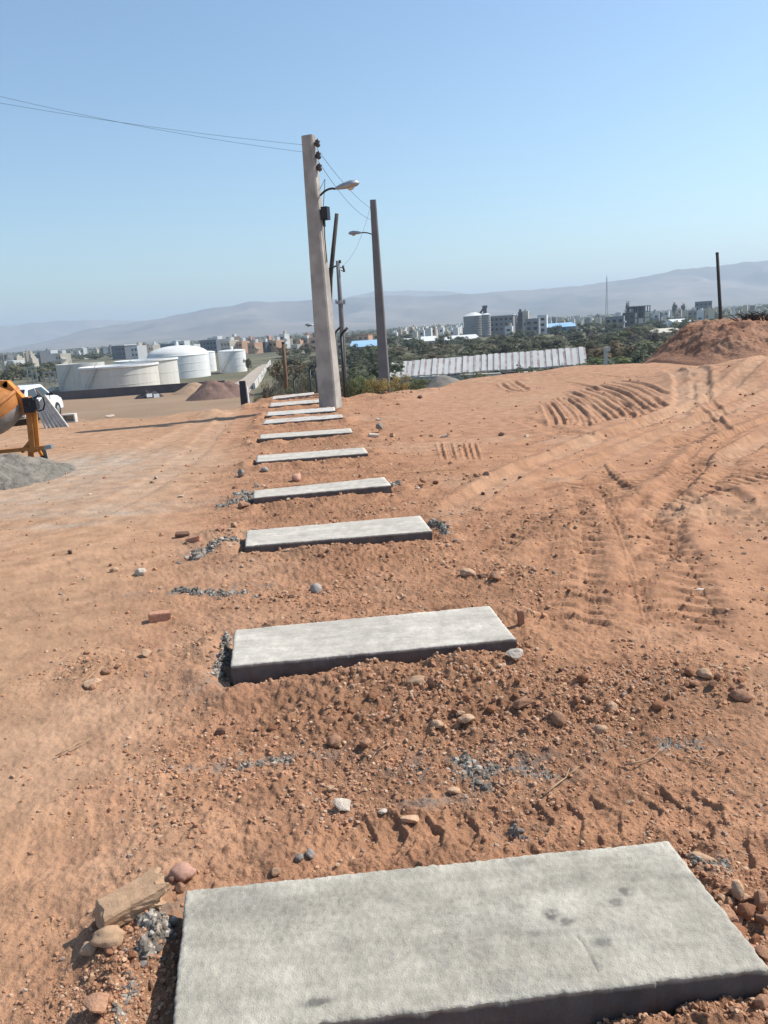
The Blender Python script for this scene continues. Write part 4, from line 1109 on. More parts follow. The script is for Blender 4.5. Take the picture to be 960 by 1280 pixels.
_gr = cone_heap(pg.x, pg.y + .25, 1.25, .38, .8)
heap('gravel_heap', 'low grey gravel heap at the left edge in front of the orange mixer', 'gravel heap', m_gravel, (pg.x - 1.3, pg.x + 1.3, pg.y - 1.0, pg.y + 1.6), 120, 120,
     lambda x, y: _gr(x, y) + (.035 * fbm(x * 5, y * 5, 3) + .02 * fbm(x * 22, y * 22, 3)) * (_gr(x, y) > .1))
for (u, v, rr, hh, mm, lb) in ((268, 502, 5.2, 3.4, m_heapd, 'dark reddish earth heap on the brown field beside the dark wall end'),
                               (288, 500, 4.2, 2.8, m_heapd, 'smaller reddish earth heap between dark heap and sandy road'),
                               (245, 492, 5.2, 2.2, m_tan, 'low tan earth heap in front of the dark wall')):
    p = G(u, v, VZ)
    heap('earth_heap', lb, 'earth heap', mm, (p.x - rr * 1.1, p.x + rr * 1.1, p.y - rr * 1.1, p.y + rr * 1.1), 60, 60, cone_heap(p.x, p.y, rr, hh, .7))
# dead brush on the mound
b = MB(); c = D(942, 401, 25.2)
for k in range(60):
    a = random.uniform(0, 2 * PI); l = random.uniform(.3, .75)
    x0 = random.uniform(-.45, .55)
    b.tube([(x0, 0, -.05), (x0 + math.cos(a) * l * .5, math.sin(a) * l * .3, .14 + random.random() * .1), (x0 + math.cos(a) * l, math.sin(a) * l * .4, random.uniform(.05, .32))], [.018, .014, .006], 5)
tag(b.build('dead_brush', m_wood, loc=c), 'tangle of dark dead branches lying on top of the rust coloured mound', 'brushwood')
# dark plate on the far dirt
b = MB(); p = ground_at(636, 468); b.box((0, 0, .09), (.62, .5, .035), .05); b.box((-.2, .1, .03), (.12, .3, .1)); b.box((.22, .12, .03), (.1, .3, .1))
tag(b.build('thin_board', m_wood, loc=p), 'thin dark board propped on soil at the far edge before the white wall', 'board')
p = D(549, 484, 22.5); z = hz(p.x, p.y)
_br = cone_heap(p.x, p.y, .75, .42, .4)
heap('rubble_heap', 'rounded grey heap at the far dirt edge right of the weeds', 'rubble heap', m_gravel, (p.x - .9, p.x + .9, p.y - .8, p.y + .8), 60, 60, _br)

# ------------------------------------------------------------------ mixer
pm = G(42, 580); MD = pm.y
mx = empty('concrete_mixer', (pm.x, pm.y, 0), 'orange concrete mixer with cement stained drum at the left edge', 'concrete mixer')
def Qm(u, v, dy=0.0):
    p = D(u, v, MD + dy); return p - Vector((pm.x, pm.y, 0))
drum_c = Qm(-15, 509); axis = Vector((-.42, -.25, .87)).normalized()
rot = axis.to_track_quat('Z', 'Y').to_matrix().to_4x4()
mtx = Matrix.Translation(drum_c) @ rot
b = MB(); b.lathe([(.20, .40), (.215, .41), (.25, .33), (.40, .14), (.50, .015), (.515, .0)], 40, 0, mtx); b.lathe([(.19, .40), (.24, .32), (.38, .13)], 40, 1, mtx)
dr = b.build('drum', [m_orange_d, m_cement], mx, True)
b = MB(); b.lathe([(.515, 0), (.525, -.02), (.51, -.06), (.50, -.12), (.485, -.18), (.46, -.23), (.36, -.36), (.12, -.42), (.0, -.42)], 40, [1, 1, 1, 1, 0, 0, 0, 0], mtx); b.build('drum_bowl', [m_cement, m_orange_d], dr, True)
b = MB(); b.lathe([(.51, .03), (.54, .025), (.54, -.025), (.51, -.03)], 40, 0, mtx); b.build('gear_ring', m_orange_d, dr, True)
def flat_bar(pts, w, t, name, material, parent):
    b = MB()
    for a, c in zip(pts[:-1], pts[1:]):
        dr_ = (c - a); l = dr_.length; mid = (a + c) / 2
        rt = dr_.to_track_quat('X', 'Z').to_matrix()
        b.box(mid, (l + t * .6, w, t), 0, 0, 1.0, rt)
    return b.build(name, material, parent)
flat_bar([Qm(-60, 483), Qm(-25, 479), Qm(9, 480), Qm(31, 503), Qm(34, 512)], .12, .10, 'yoke', m_orange, mx)
flat_bar([Qm(32, 500), Qm(36, 514)], .14, .15, 'bearing_bracket', m_orange_d, mx)
b = MB(); c = Qm(38, 506); b.box(c, (.15, .22, .22), .15); b.box(c + Vector((.06, 0, .0)), (.1, .18, .15), .15); mb_ = b.build('motor_box', m_black, mx)
b = MB(); b.box(c + Vector((.015, -.125, .02)), (.06, .03, .05), .15); b.build('switch', m_rubber, mb_)
flat_bar([Qm(37, 512), Qm(42, 563)], .10, .085, 'post', m_orange_d, mx)
flat_bar([Qm(43.5, 514), Qm(48, 562)], .03, .055, 'post_lit_face', m_orange, mx)  # strip in brighter orange, painting the sunlit face of the post
flat_bar([Qm(-70, 571), Qm(62, 558.5)], .09, .055, 'base_beam', m_orange_d, mx)
flat_bar([Qm(58, 559), Qm(64, 558)], .10, .062, 'beam_end_cap', m_galv, mx)
flat_bar([Qm(28, 564), Qm(38, 552)], .05, .05, 'gusset', m_orange_d, mx)
flat_bar([Qm(38, 563), Qm(39.5, 577)], .07, .06, 'foot_leg', m_orange_d, mx)
b = MB(); c = Qm(39.5, 579); b.box(c + Vector((0, 0, .02)), (.09, .12, .10)); b.build('foot', m_galv, mx)
flat_bar([Qm(-58, 570), Qm(-56, 586)], .07, .06, 'foot_leg', m_orange_d, mx)
flat_bar([Qm(-62, 572), Qm(-60, 500)], .10, .085, 'post', m_orange_d, mx)
wc = Qm(55, 571, .25)
b = MB(); mt = Matrix.Translation(wc) @ Matrix.Rotation(.5, 4, 'Z') @ Matrix.Rotation(PI / 2, 4, 'Y')
b.lathe([(.04, -.04), (.10, -.045), (.125, -.03), (.125, .03), (.10, .045), (.04, .04)], 20, 0, mt); wh = b.build('wheel', m_rubber, mx, True)
b = MB(); b.lathe([(.0, -.048), (.085, -.05), (.085, .05), (.0, .048)], 16, 0, mt); b.build('rim', m_plank, wh, True)
flat_bar([Qm(48, 562), Qm(54, 571, .2)], .04, .035, 'axle_arm', m_orange, mx)
b = MB(); b.tube([Qm(42, 498), Qm(48, 494), Qm(54, 497), Qm(56, 505), Qm(54, 512), Qm(48, 514)], .012, 6); b.build('cable', m_rubber, mx, True)
# hollow block and slatted panel
p = ground_at(88, 528); b = MB()
b.box((0, 0, .02), (.30, .22, .035), .1); b.box((0, 0, .19), (.30, .22, .03), .1); b.box((-.135, -.013, .105), (.03, .22, .14), .1); b.box((.135, .013, .105), (.03, .22, .14), .1); b.box((-.01, .09, .105), (.235, .03, .14), .1)
tag(b.build('hollow_block', m_plank, loc=p), 'hollow pale concrete block standing open beside the slatted panel', 'block')
pp = G(72, 534); sp_ = empty('slatted_panel', (pp.x, pp.y, hz(pp.x, pp.y)), 'whitewashed slatted wooden panel leaning beside the white car', 'wooden panel')
def Qs(u, v, dy=0.0):
    return D(u, v, pp.y + dy) - Vector(sp_.location)
for i in range(6):
    t = i / 5
    a = Qs(46 + 10 * t, 508 - 12 * t, .1); c = Qs(58 + 26 * t, 536 - 2 * t, -.1)
    flat_bar([a, c], .03, .088, 'slat', m_plank, sp_)
flat_bar([Qs(45, 510, .14), Qs(57, 496, .14)], .03, .06, 'cross_rail', m_plank, sp_)
flat_bar([Qs(51, 520, .06), Qs(70, 516, .06)], .03, .06, 'cross_rail', m_plank, sp_)
flat_bar([Qs(45, 487, .2), Qs(85, 534, -.1)], .02, .022, 'stay_rod', m_brownwood, sp_)

# ------------------------------------------------------------------ white car
cd = CAR_D; pc = D(34, 520, cd); zc = CAR_Z
car = empty('parked_car', (pc.x, pc.y, zc), 'white hatchback car parked behind the orange mixer', 'car', rz=1.62)
def car_body():
    prof = [(-2.0,.32),(-2.02,.62),(-1.92,.86),(-1.75,.92),(-1.42,1.34),(-1.25,1.40),(.10,1.42),(.30,1.38),(.98,.93),(1.65,.82),(1.93,.70),(2.0,.50),(1.98,.30)]
    b = MB(); W = .80
    n = len(prof); secs = [(-1, .0), (-.93, .03), (.93, .03), (1, .0)]
    rows = []
    for s, sh in ((-1, .05), (-.94, 0), (.94, 0), (1, .05)):
        k = len(b.v); rows.append(k)
        for (x, z) in prof:
            tum = 1 - .16 * max(0, (z - .9)) / .5
            b.v.append((x * (1 - sh * .25), s * W * tum, z - (sh if z > .35 else 0)))
    for a in range(3):
        for i in range(n - 1):
            b.f.append((rows[a] + i, rows[a] + i + 1, rows[a + 1] + i + 1, rows[a + 1] + i)); b.m.append(0)
    b.f.append(tuple(rows[0] + i for i in reversed(range(n)))); b.m.append(0)
    b.f.append(tuple(rows[3] + i for i in range(n))); b.m.append(0)
    for a in range(3): b.f.append((rows[a] + n - 1, rows[a], rows[a + 1], rows[a + 1] + n - 1)); b.m.append(0)
    return b.build('body', m_carw, car)
body = car_body()
for s in (-1, 1):
    yy = s * .792
    for pts in ([(-1.48,.95),(-1.27,1.30),(-.62,1.33),(-.62,.96)], [(-.55,.96),(-.55,1.33),(.12,1.33),(.28,1.24),(.72,.97)]):
        b = MB(); vs = [(x, s * (.80 * (1 - .16 * max(0, z - .9) / .5) + .006), z - .02) for x, z in pts]
        vs2 = [(x, y - s * .02, z) for x, y, z in vs]; n = len(vs)
        b.add(vs + vs2, [tuple(range(n)) if s < 0 else tuple(reversed(range(n)))] + [(i, (i+1) % n, n + (i+1) % n, n + i) for i in range(n)])
        b.build('side_window', m_glass, car)
    b = MB(); b.box((.62, s * .87, .98), (.10, .14, .12)); b.build('wing_mirror', m_black, car)
    b = MB(); b.box((1.93, s * .58, .66), (.12, .34, .14)); b.build('headlight', m_light, car)
    b = MB(); b.box((-1.97, s * .64, .74), (.10, .22, .20)); b.build('tail_light', m_red, car)
    for x in (-1.25, 1.25):
        b = MB(); mt = Matrix.Translation((x, s * .74, .29)) @ Matrix.Rotation(PI / 2, 4, 'X')
        b.lathe([(.16,-.09),(.27,-.10),(.295,-.07),(.295,.07),(.27,.10),(.16,.09)], 24, 0, mt); w = b.build('wheel', m_rubber, car, True)
        b = MB(); b.lathe([(0,-.105),(.14,-.10),(.18,-.08),(.18,.08),(.14,.10),(0,.105)], 16, 0, mt); b.build('rim', m_galv, w, True)
for nm, pts in (('windscreen', [(.34,1.345),(.93,.955)]), ('rear_window', [(-1.715,.955),(-1.44,1.30)])):
    (x0, z0), (x1, z1) = pts; b = MB(); ox = .02 if nm == 'windscreen' else -.02
    b.add([(x0+ox,-.60,z0+.012),(x0+ox,.60,z0+.012),(x1+ox,.68,z1+.012),(x1+ox,-.68,z1+.012)], [(0,3,2,1) if nm == 'windscreen' else (0,1,2,3)])
    b.build(nm, m_glass, car)
b = MB(); b.box((1.97, 0, .42), (.12, 1.5, .20)); b.build('bumper', m_carw, car)
b = MB(); b.box((-1.99, 0, .44), (.12, 1.5, .20)); b.build('bumper', m_carw, car)

# ------------------------------------------------------------------ tanks
def tank(u0, u1, vtop, d, label, dome=0.0, seams=3, material=m_cream, wind=True):
    um = (u0 + u1) / 2; p = D(um, vtop, d); r = (u1 - u0) / 2 * d / F_PX
    g = hz0(p.x, p.y); h = p.z - g
    e = empty('storage_tank', (p.x, p.y, g), label, 'storage tank', 'pale round storage tanks')
    b = MB(); prof = []
    for k in range(seams + 1):
        z = h * k / (seams + 1)
        if k: prof += [(r, z - .06), (r + .05, z - .05), (r + .05, z + .05), (r, z + .06)]
        else: prof.append((r, -.6))
    prof.append((r, h)); b.lathe(prof, 110); b.build('shell', material, e)
    b = MB()
    if dome:
        b.lathe([(r + .12, h), (r + .12, h + .12)] + [(r * math.cos(a), h + .12 + dome * math.sin(a)) for a in np.linspace(0.02, PI / 2, 12)], 64); rf = b.build('roof', m_roofw, e, True)
        b = MB(); b.lathe([(.0, .9), (.5, .85), (.5, -.2)], 12, 0, Matrix.Translation((0, 0, h + dome + .1))); b.build('vent', m_white, rf, True)
    else:
        b.lathe([(r - .05, h - 1.0), (r * .6, h - 1.1), (0, h - 1.0)], 64); b.build('roof', m_roofw, e, True)
    if wind:
        b = MB(); b.lathe([(r, h - .5), (r + .35, h - .45), (r + .35, h - .05), (r + .05, h), (r - .1, h), (r - .1, h - .9)], 72); b.build('rim', m_white, e)
    # spiral stair
    b = MB(); n = 18; a0 = -2.3
    for k in range(n):
        a = a0 + .028 * k * 10 / max(r, 4); z = h * (k + .5) / n
        b.box(((r + .45) * math.cos(a), (r + .45) * math.sin(a), z), (.8, .35, .06), a)
    b.tube([((r + .85) * math.cos(a0 + .28 / max(r, 4) * k), (r + .85) * math.sin(a0 + .28 / max(r, 4) * k), h * k / n + 1.0) for k in range(n + 1)], .05, 5)
    b.build('stair', m_galv, e)
    return e
tank(103, 194, 456, 193, 'front wide flat topped cream tank directly behind the dark wall', 0, 2)
tank(146, 219, 449, 211, 'flat topped cream tank peeping out right of the front wide tank', 0, 1)
tank(186, 259, 444.5, 244, 'large white tank with shallow domed roof behind the flat topped ones', 3.0, 2, m_white, False)
tank(238, 268, 441, 268, 'narrow white tank half hidden behind the right side of the domed tank', .5, 2, m_white, False)
tank(273, 306, 439, 256, 'small separate white tank standing right of the domed tank', .5, 2, m_white, False)
tank(72, 128, 454, 216, 'greyish tank half hidden behind the left of the front wide tank', 0, 2, m_cream, False)

# dark perimeter wall
wa, wb = G(52, 503, VZ), G(281, 487, VZ)
def wall_box(a, c, h, t, name, material, label, cat, coping=None, piers=0, group=None):
    d = c - a; rz = math.atan2(d.y, d.x); e = empty(name, a, label, cat, group, rz)
    L_ = math.hypot(d.x, d.y); e.location.z = min(hz0(a.x, a.y), hz0(c.x, c.y))
    b = MB(); b.box((L_ / 2, 0, h / 2 - .4), (L_, t, h + .8)); b.build('wall_panel', material, e)
    if coping: b = MB(); b.box((L_ / 2, 0, h + .05), (L_ + .1, t + .12, .1)); b.build('coping', coping, e)
    for k in range(piers):
        b = MB(); b.box((L_ * k / (piers - 1), -.02, h / 2 - .3), (.45, t + .2, h + .8)); b.build('pier', material, e)
    return e
wall_box(wa, wb, 1.9, .4, 'perimeter_wall', m_darkwall, 'long low dark wall along the far side of the brown field', 'wall', m_darkwall, 14)
# sandy embankments behind the wall, pale strip
m_pale = mat('pale_bank_soil', (.42, .35, .27), (.48, .41, .33), .1, .95)
b = MB(); a, c = G(58, 489, VZ), G(108, 481, VZ); d = c - a; b.box((a + c) / 2 + Vector((0, 0, .3)), (d.length, 3.0, 1.2), math.atan2(d.y, d.x), 0, .6); tag(b.build('pale_bank', m_pale), 'pale sandy bank behind the left end of the dark wall', 'earth bank')

# dark debris on the field
p = G(187, 498, VZ); g = hz0(p.x, p.y)
e = empty('debris_heap', (p.x, p.y, g), 'low heap of dark tarpaulins with white sheets out on the brown field', 'debris heap')
r3 = np.linspace(0, 1, 30); tt = np.linspace(0, 2 * PI, 60, endpoint=False); Rg, Tg = np.meshgrid(r3, tt, indexing='ij')
xx = (Rg * np.cos(Tg) * 3.3).ravel(); yy = (Rg * np.sin(Tg) * 1.8).ravel()
zz = 1.25 * (1 - Rg.ravel() ** 2) * (1 + .5 * fbm(xx * .8, yy * .8, 3)) - .1
link('tarpaulin', np_mesh('tarpaulin', np.stack([xx, yy, zz], 1), grid_quads(30, 60, True), m_tarp), e)
for (x, y, z, rx) in ((.5, -1.5, .55, -.5), (1.9, -1.3, .4, -.4)):
    b = MB(); b.box((x, y, z), (1.1, .06, .8), .2, 0, 1.0, Matrix.Rotation(rx, 3, 'X')); b.build('pale_sheet', m_white, e)

# sandy road on the valley floor and its low wall
def strip(name, pxs, material, dz):
    V = []; 
    for (l, r_) in pxs:
        for (u, v) in (l, r_):
            p = G(u, v, VZ); V.append((p.x, p.y, hz0(p.x, p.y) + dz))
    # subdivide along
    vs = []
    for i in range(len(pxs) - 1):
        for k in range(12):
            t = k / 12
            for s in range(9):
                w = s / 8
                a = Vector(V[2*i]).lerp(Vector(V[2*i+1]), w); c = Vector(V[2*i+2]).lerp(Vector(V[2*i+3]), w)
                p = a.lerp(c, t); vs.append((p.x, p.y, hz0(p.x, p.y) + dz))
    for s in range(9):
        p = Vector(V[-2]).lerp(Vector(V[-1]), s / 8); vs.append((p.x, p.y, hz0(p.x, p.y) + dz))
    tag(link(name, np_mesh(name, np.array(vs), grid_quads(len(vs) // 9, 9), material)), kind='structure')
m_road = mat('road_dust', (.36, .30, .235), (.42, .35, .28), .2, .95)
strip('road', [((272, 500), (312, 500)), ((285, 484), (316, 481)), ((310, 468), (328, 465)), ((329, 455.5), (338, 454.5))], m_road, .12)
wall_box(G(318, 488, VZ), G(338, 455, VZ), 1.6, .3, 'roadside_wall', m_plank, 'low whitish wall beside the sandy road running away', 'wall', None, 8)
# dark sheet at road end
p = D(305, 498, 24); g = hz(p.x, p.y)
e = empty('sheet_board', (p.x, p.y, g), 'dark blue sheet standing with a white edge left of the scrub', 'board'); hh = D(305, 476, 24).z - g
b = MB(); b.box((0, 0, hh / 2), (.26, .05, hh), -.4, 0, .8); b.build('sheet', m_tarpb, e)
b = MB(); b.box((.13, -.03, hh * .42), (.05, .06, hh * .8), -.4); b.box((.17, -.04, hh * .18), (.09, .05, .14), -.4); b.build('white_edge', m_white, e)

# ------------------------------------------------------------------ long white ribbed roof
def ribbed_shed():
    a = D(487, 474, 152); c = D(734, 457, 141)
    ga, gc = hz0(a.x, a.y), hz0(c.x, c.y)
    d = Vector((c.x - a.x, c.y - a.y, 0)); L_ = d.length; rz = math.atan2(d.y, d.x)
    z0 = min(ga, gc) - .3
    e = empty('ribbed_roof_shed', (a.x, a.y, z0), 'long low shed with white ribbed sheet roof and rusty stripes among green bushes', 'shed', rz=rz)
    et, ct_ = D(487, 472, 152).z - z0, D(734, 455, 141).z - z0
    rt, rct = D(487, 453, 156).z - z0, D(734, 433.5, 145).z - z0
    n = 31; b = MB(); st = MB()
    for k in range(n):
        x0 = L_ * k / n; x1 = L_ * (k + 1) / n; xm = x0 + (x1 - x0) * random.uniform(.55, .7)
        for (p0, p1, tgt, lift) in ((x0, xm, b, .04), (xm, x1, st, 0.0)):
            f0, f1 = p0 / L_, p1 / L_; j = random.uniform(-.08, .08)
            vs = [(p0, 0, et + (ct_ - et) * f0 + lift + j), (p1, 0, et + (ct_ - et) * f1 + lift + j), (p1 - .5, 4.2, rt + (rct - rt) * f1 + lift + j), (p0 - .5, 4.2, rt + (rct - rt) * f0 + lift + j)]
            vb = [(x, y, z - .22) for x, y, z in vs]
            tgt.add(vs + vb, [(0,1,2,3),(7,6,5,4),(0,4,5,1),(1,5,6,2),(2,6,7,3),(3,7,4,0)])
    b.build('white_sheet', m_wallw, e); st.build('rusty_strip', m_rust, e)
    b = MB(); b.box((L_ / 2, 2.2, min(et, ct_) / 2 - .2), (L_ - .6, 3.6, min(et, ct_) - .1)); b.build('wall', m_plank, e)
m_wallw = mat('white_sheet_metal', (.60, .575, .52), (.70, .675, .62), .35, .85, spec=.1)
m_rust = mat('rust_streak', (.56, .50, .45), (.36, .24, .20), .8, .8)
ribbed_shed()
# small concrete post and plank at wall end
p = D(757, 456, 40); g = hz0(p.x, p.y); b = MB(); hh = D(757, 434, 40).z - g
b.box((0, 0, hh / 2), (.16, .16, hh)); b.box((.06, 0, hh - .1), (.3, .2, .22), .2); b.box((.35, -.05, hh * .72), (.7, .05, .08), 0, 0, 1, Matrix.Rotation(.7, 3, 'Y'))
tag(b.build('concrete_post', m_plank, loc=(p.x, p.y, g)), 'short pale post with white cap beyond the far dirt bank', 'post')

# ------------------------------------------------------------------ town
WALLC = {
 'white': (.66, .655, .63), 'cream': (.58, .52, .42), 'beige': (.47, .38, .29), 'peach': (.60, .36, .235), 'pink': (.62, .38, .29), 'grey': (.25, .245, .25),
 'slate': (.17, .185, .21), 'brown': (.22, .165, .13), 'yellow': (.56, .42, .20), 'red': (.33, .15, .10), 'dark': (.085, .09, .10), 'blue': (.16, .26, .38)}
WM = {k: mat('wall_' + k, tuple(c * .93 for c in v), v, .25, .85) for k, v in WALLC.items()}
m_roofg = mat('flat_roof', (.30, .29, .27), (.36, .345, .32), .3, .9)
m_blueroof = mat('blue_sheet_roof', (.27, .44, .62), (.33, .50, .66), .2, .45)
_wn = {}
def win_mesh(w, h):
    k = (round(w, 1), round(h, 1))
    if k not in _wn:
        b = MB(); b.box((0, 0, 0), (w, .12, h)); me = b.mesh('window', [m_glass]); _wn[k] = me
    return _wn[k]
def um_(a, b): return (a + b) / 2
def building(u0, u1, vt, d, colr, label, group=None, name='building', rz=0.0, roof=None, side=None, deep=.8, extra=True, zb=None, cat='building'):
    rz = min(rz, 0) - (.62 if um_(u0, u1) < 420 else .38)
    um = (u0 + u1) / 2; p = D(um, vt, d); w = (u1 - u0) * d / F_PX; g = hz0(p.x, p.y) if zb is None else zb
    h = max(p.z - g, 2.6); dep = w * deep; small = (u1 - u0) < 9
    nfl = max(1, int(h / 3.3)); nw = max(1, min(5, int(w / 3.2)))
    b = MB(); b.box((0, dep / 2, h / 2 - .5), (w, dep, h + 1), 0, 0)
    b.box((0, .12, h + .3), (w, .24, .6)); b.box((0, dep - .12, h + .3), (w, .24, .6)); b.box((-w/2 + .12, dep / 2, h + .3), (.24, dep - .48, .6)); b.box((w/2 - .12, dep / 2, h + .3), (.24, dep - .48, .6))
    if small:
        if random.random() < .6: b.box((random.uniform(-.3, .3) * w, dep * .5, h + 1.0), (w * random.uniform(.2, .5), dep * .4, random.uniform(1.2, 3.0)))
        if random.random() < .5: b.box((random.uniform(-.4, .4) * w, dep * .3, h + .8), (1.0, 1.0, 1.4))
        for f in range(nfl):
            for k in range(nw):
                if random.random() < .45: continue
                b.box((-w/2 + w * (k + .5) / nw, -.03, h - 1.8 - 3.3 * f), (w / nw * .45, .1, 1.4), 0, 1)
        o = b.build(name, [WM[colr], m_glass], None); o.location = (p.x, p.y, g); o.rotation_euler = (0, 0, rz)
        return tag(o, label, cat, group)
    e = empty(name, (p.x, p.y, g), label, cat, group, rz)
    b.build('wall', WM[colr], e)
    if roof is not None:
        b = MB(); b.box((0, dep / 2, h + .5), (w * 1.06, dep * 1.08, .5)); b.build('roof', roof, e)
    if extra:
        b = MB(); b.box((w * .18, dep * .5, h + 1.4), (w * .3, dep * .35, 2.6)); b.build('stair_house', WM['white' if colr != 'white' else 'cream'], e)
    me = win_mesh(w / nw * .5, 1.5)
    for f in range(min(nfl, 5)):
        for k in range(nw):
            link('window', me, e, (-w/2 + w * (k + .5) / nw, -.03, h - 1.9 - 3.3 * f))
    if side:
        for f in range(min(nfl, 5)):
            b = MB(); b.box((w * .5 + .5, dep * .3, h - 2.6 - 3.3 * f), (1.0, dep * .45, .9)); b.build('balcony', WM[side], e)
    return e
BLD = building
# left town
BLD(33, 66, 444, 520, 'slate', 'long grey block with white rooftop rooms at far left behind tanks', rz=-.05)
BLD(64, 80, 443.5, 500, 'cream', 'cream block with open balconies just left of the tanks', rz=-.2, side='white')
BLD(2, 20, 452.5, 380, 'white', 'low white building at the left edge of the town', extra=False)
BLD(134, 160, 433, 560, 'slate', 'blue grey apartment block with pale roof edge behind front tank', roof=WM['white'], extra=False)
BLD(159, 175, 433.5, 520, 'white', 'white apartment block beside the blue grey block behind tanks', rz=-.15)
BLD(175, 183, 432, 540, 'brown', 'narrow brown building between white blocks behind tanks')
BLD(182, 194, 432.5, 530, 'cream', 'cream apartment block left of the dome', rz=-.2)
BLD(196, 222, 431, 620, 'slate', 'dark grey building rising behind the domed tank')
BLD(221, 232, 427.5, 480, 'white', 'white rooftop building directly above the dome', extra=False)
BLD(231, 244, 432, 500, 'white', 'low white wing right above the dome', extra=False)
BLD(245, 274, 426, 560, 'slate', 'large blue grey building behind the narrow tank')
BLD(257, 270, 423, 600, 'white', 'white block rising above the large blue grey building', extra=False)
BLD(272, 290, 427, 520, 'cream', 'cream house block behind the small separate tank', rz=-.1)
BLD(281, 294, 422, 640, 'brown', 'brown topped building behind the cream block')
BLD(290, 305, 428, 520, 'peach', 'peach building above the right of the small separate tank', rz=-.15)
BLD(306, 321, 430, 470, 'peach', 'bright peach apartment block right of the small tank', rz=-.2, side='cream')
BLD(321, 333, 429, 500, 'dark', 'dark grey block between two peach buildings')
BLD(333, 348, 427, 500, 'peach', 'peach building with terrace above the brown timber pole', rz=-.2)
BLD(347, 357, 419, 520, 'white', 'tall narrow white tower block above the brown timber pole', rz=-.1, side='white')
BLD(361, 374, 432, 420, 'cream', 'small cream house in trees left of the big pole', rz=-.2, extra=False)
BLD(372, 385, 424, 620, 'brown', 'brown building behind the small cream house')
BLD(384, 398, 423, 430, 'pink', 'pink apartment block immediately left of the big pole', rz=-.2, side='pink')
BLD(431, 447, 422, 640, 'red', 'long low reddish building right of the thin pole', extra=False)
BLD(446, 461, 419.5, 560, 'peach', 'peach building with red roof left of the second pole', roof=WM['red'], rz=-.1, extra=False)
BLD(465, 476, 418, 520, 'yellow', 'yellow and orange building touching the second pole', rz=-.15, side='peach')
# blue roofed sheds
def shed(u0, u1, vt, vb, d, label, roofm, wallc):
    p = D((u0 + u1) / 2, vb, d); w = (u1 - u0) * d / F_PX; g = hz0(p.x, p.y); h = p.z - g; rise = D((u0 + u1) / 2, vt, d).z - p.z
    dep = 12
    e = empty('shed', (p.x, p.y, g), label, 'shed')
    b = MB(); b.box((0, dep / 2, h / 2), (w * .96, dep, h)); b.build('wall', WM[wallc], e)
    b = MB(); b.add([(-w/2, -.6, h), (w/2, -.6, h), (w/2 - 1, dep, h + max(rise, 1.2) * 1.2), (-w/2 + 1, dep, h + max(rise, 1.2) * 1.2), (-w/2, -.6, h - .25), (w/2, -.6, h - .25), (w/2 - 1, dep, h), (-w/2 + 1, dep, h)],
          [(0,1,2,3),(7,6,5,4),(0,4,5,1),(1,5,6,2),(2,6,7,3),(3,7,4,0)]); b.build('roof', roofm, e)
    n = max(3, int(w / 5)); me = win_mesh(w / n * .4, 1.5)
    for k in range(n): link('window', me, e, (-w * .46 + w * .92 * (k + .5) / n, -.03, h - 1.8))
shed(437, 479, 427, 433, 330, 'blue roofed shed with blue walls left of the second pole', m_blueroof, 'blue')
shed(666, 722, 405, 409, 480, 'long blue roofed shed right of the white cube building', m_blueroof, 'blue')
shed(503, 526, 424, 428, 400, 'white roofed low shed right of the second pole', WM['white'], 'white')
shed(526, 549, 421.5, 426, 410, 'white roofed longer shed nearer the silos', WM['white'], 'cream')
shed(556, 600, 420, 424, 450, 'low white shed below the silos', WM['white'], 'white')
shed(842, 870, 399, 402, 500, 'low white flat roofed shed left of the mound', WM['white'], 'white')
shed(773, 812, 417, 421, 330, 'long pale low shed in bushes left of the mound', WM['cream'], 'beige')
shed(815, 858, 411.5, 415, 340, 'long pale wall like shed in the green left of the mound', WM['cream'], 'beige')
# silos
def silo(u0, u1, vt, d, label):
    p = D((u0 + u1) / 2, vt, d); r = (u1 - u0) / 2 * d / F_PX; g = hz0(p.x, p.y); h = p.z - g
    e = empty('grain_silo', (p.x, p.y, g), label, 'silo', 'grain silos')
    b = MB(); prof = [(r, -.5)]
    for k in range(1, 9): z = h * k / 9; prof += [(r, z - .1), (r + .08, z), (r, z + .1)]
    prof.append((r, h)); b.lathe(prof, 40); b.build('shell', m_silo, e, True)
    b = MB(); b.lathe([(r + .2, h - .1), (r + .2, h + .1), (r * .25, h + r * .35), (0, h + r * .35)], 40); b.build('cone_roof', WM['white'], e)
m_silo = mat('silo_concrete', (.25, .243, .232), (.33, .32, .305), .15, .8)
silo(579.5, 604, 395, 530, 'wide grey grain silo, the left one of the pair')
silo(602, 613, 393.5, 520, 'slim grey grain silo with bright side, the right one of the pair')
p = D(606, 384, 535); g = hz0(p.x, p.y); b = MB(); hh = p.z - g
b.box((0, 0, hh / 2), (2.2, 2.2, hh)); b.box((-1.6, 0, hh - 1.6), (5.5, 1.3, 1.3), 0, 0, 1, Matrix.Rotation(-.9, 3, 'Y')); b.box((0, 0, hh + .3), (3, 3, 1.6))
tag(b.build('grain_elevator', WM['dark'], loc=(p.x, p.y, g)), 'dark elevator tower sticking up behind the two silos', 'tower')
BLD(612, 641, 395.5, 540, 'grey', 'wide grey mill building right of the silos with pale windows', roof=WM['white'], extra=False)
for k, (u, v) in enumerate(((619, 407), (624, 407), (629, 407.5))): pass
BLD(631, 640, 409, 520, 'white', 'small white house before the grey mill building')
BLD(640, 649, 396, 560, 'grey', 'plain grey block between the mill and dark tower', extra=False)
BLD(647.5, 653, 390.5, 545, 'dark', 'dark narrow tower right of the mill building', extra=False)
BLD(653, 660, 390, 550, 'cream', 'pale narrow tower beside the dark narrow tower', extra=False)
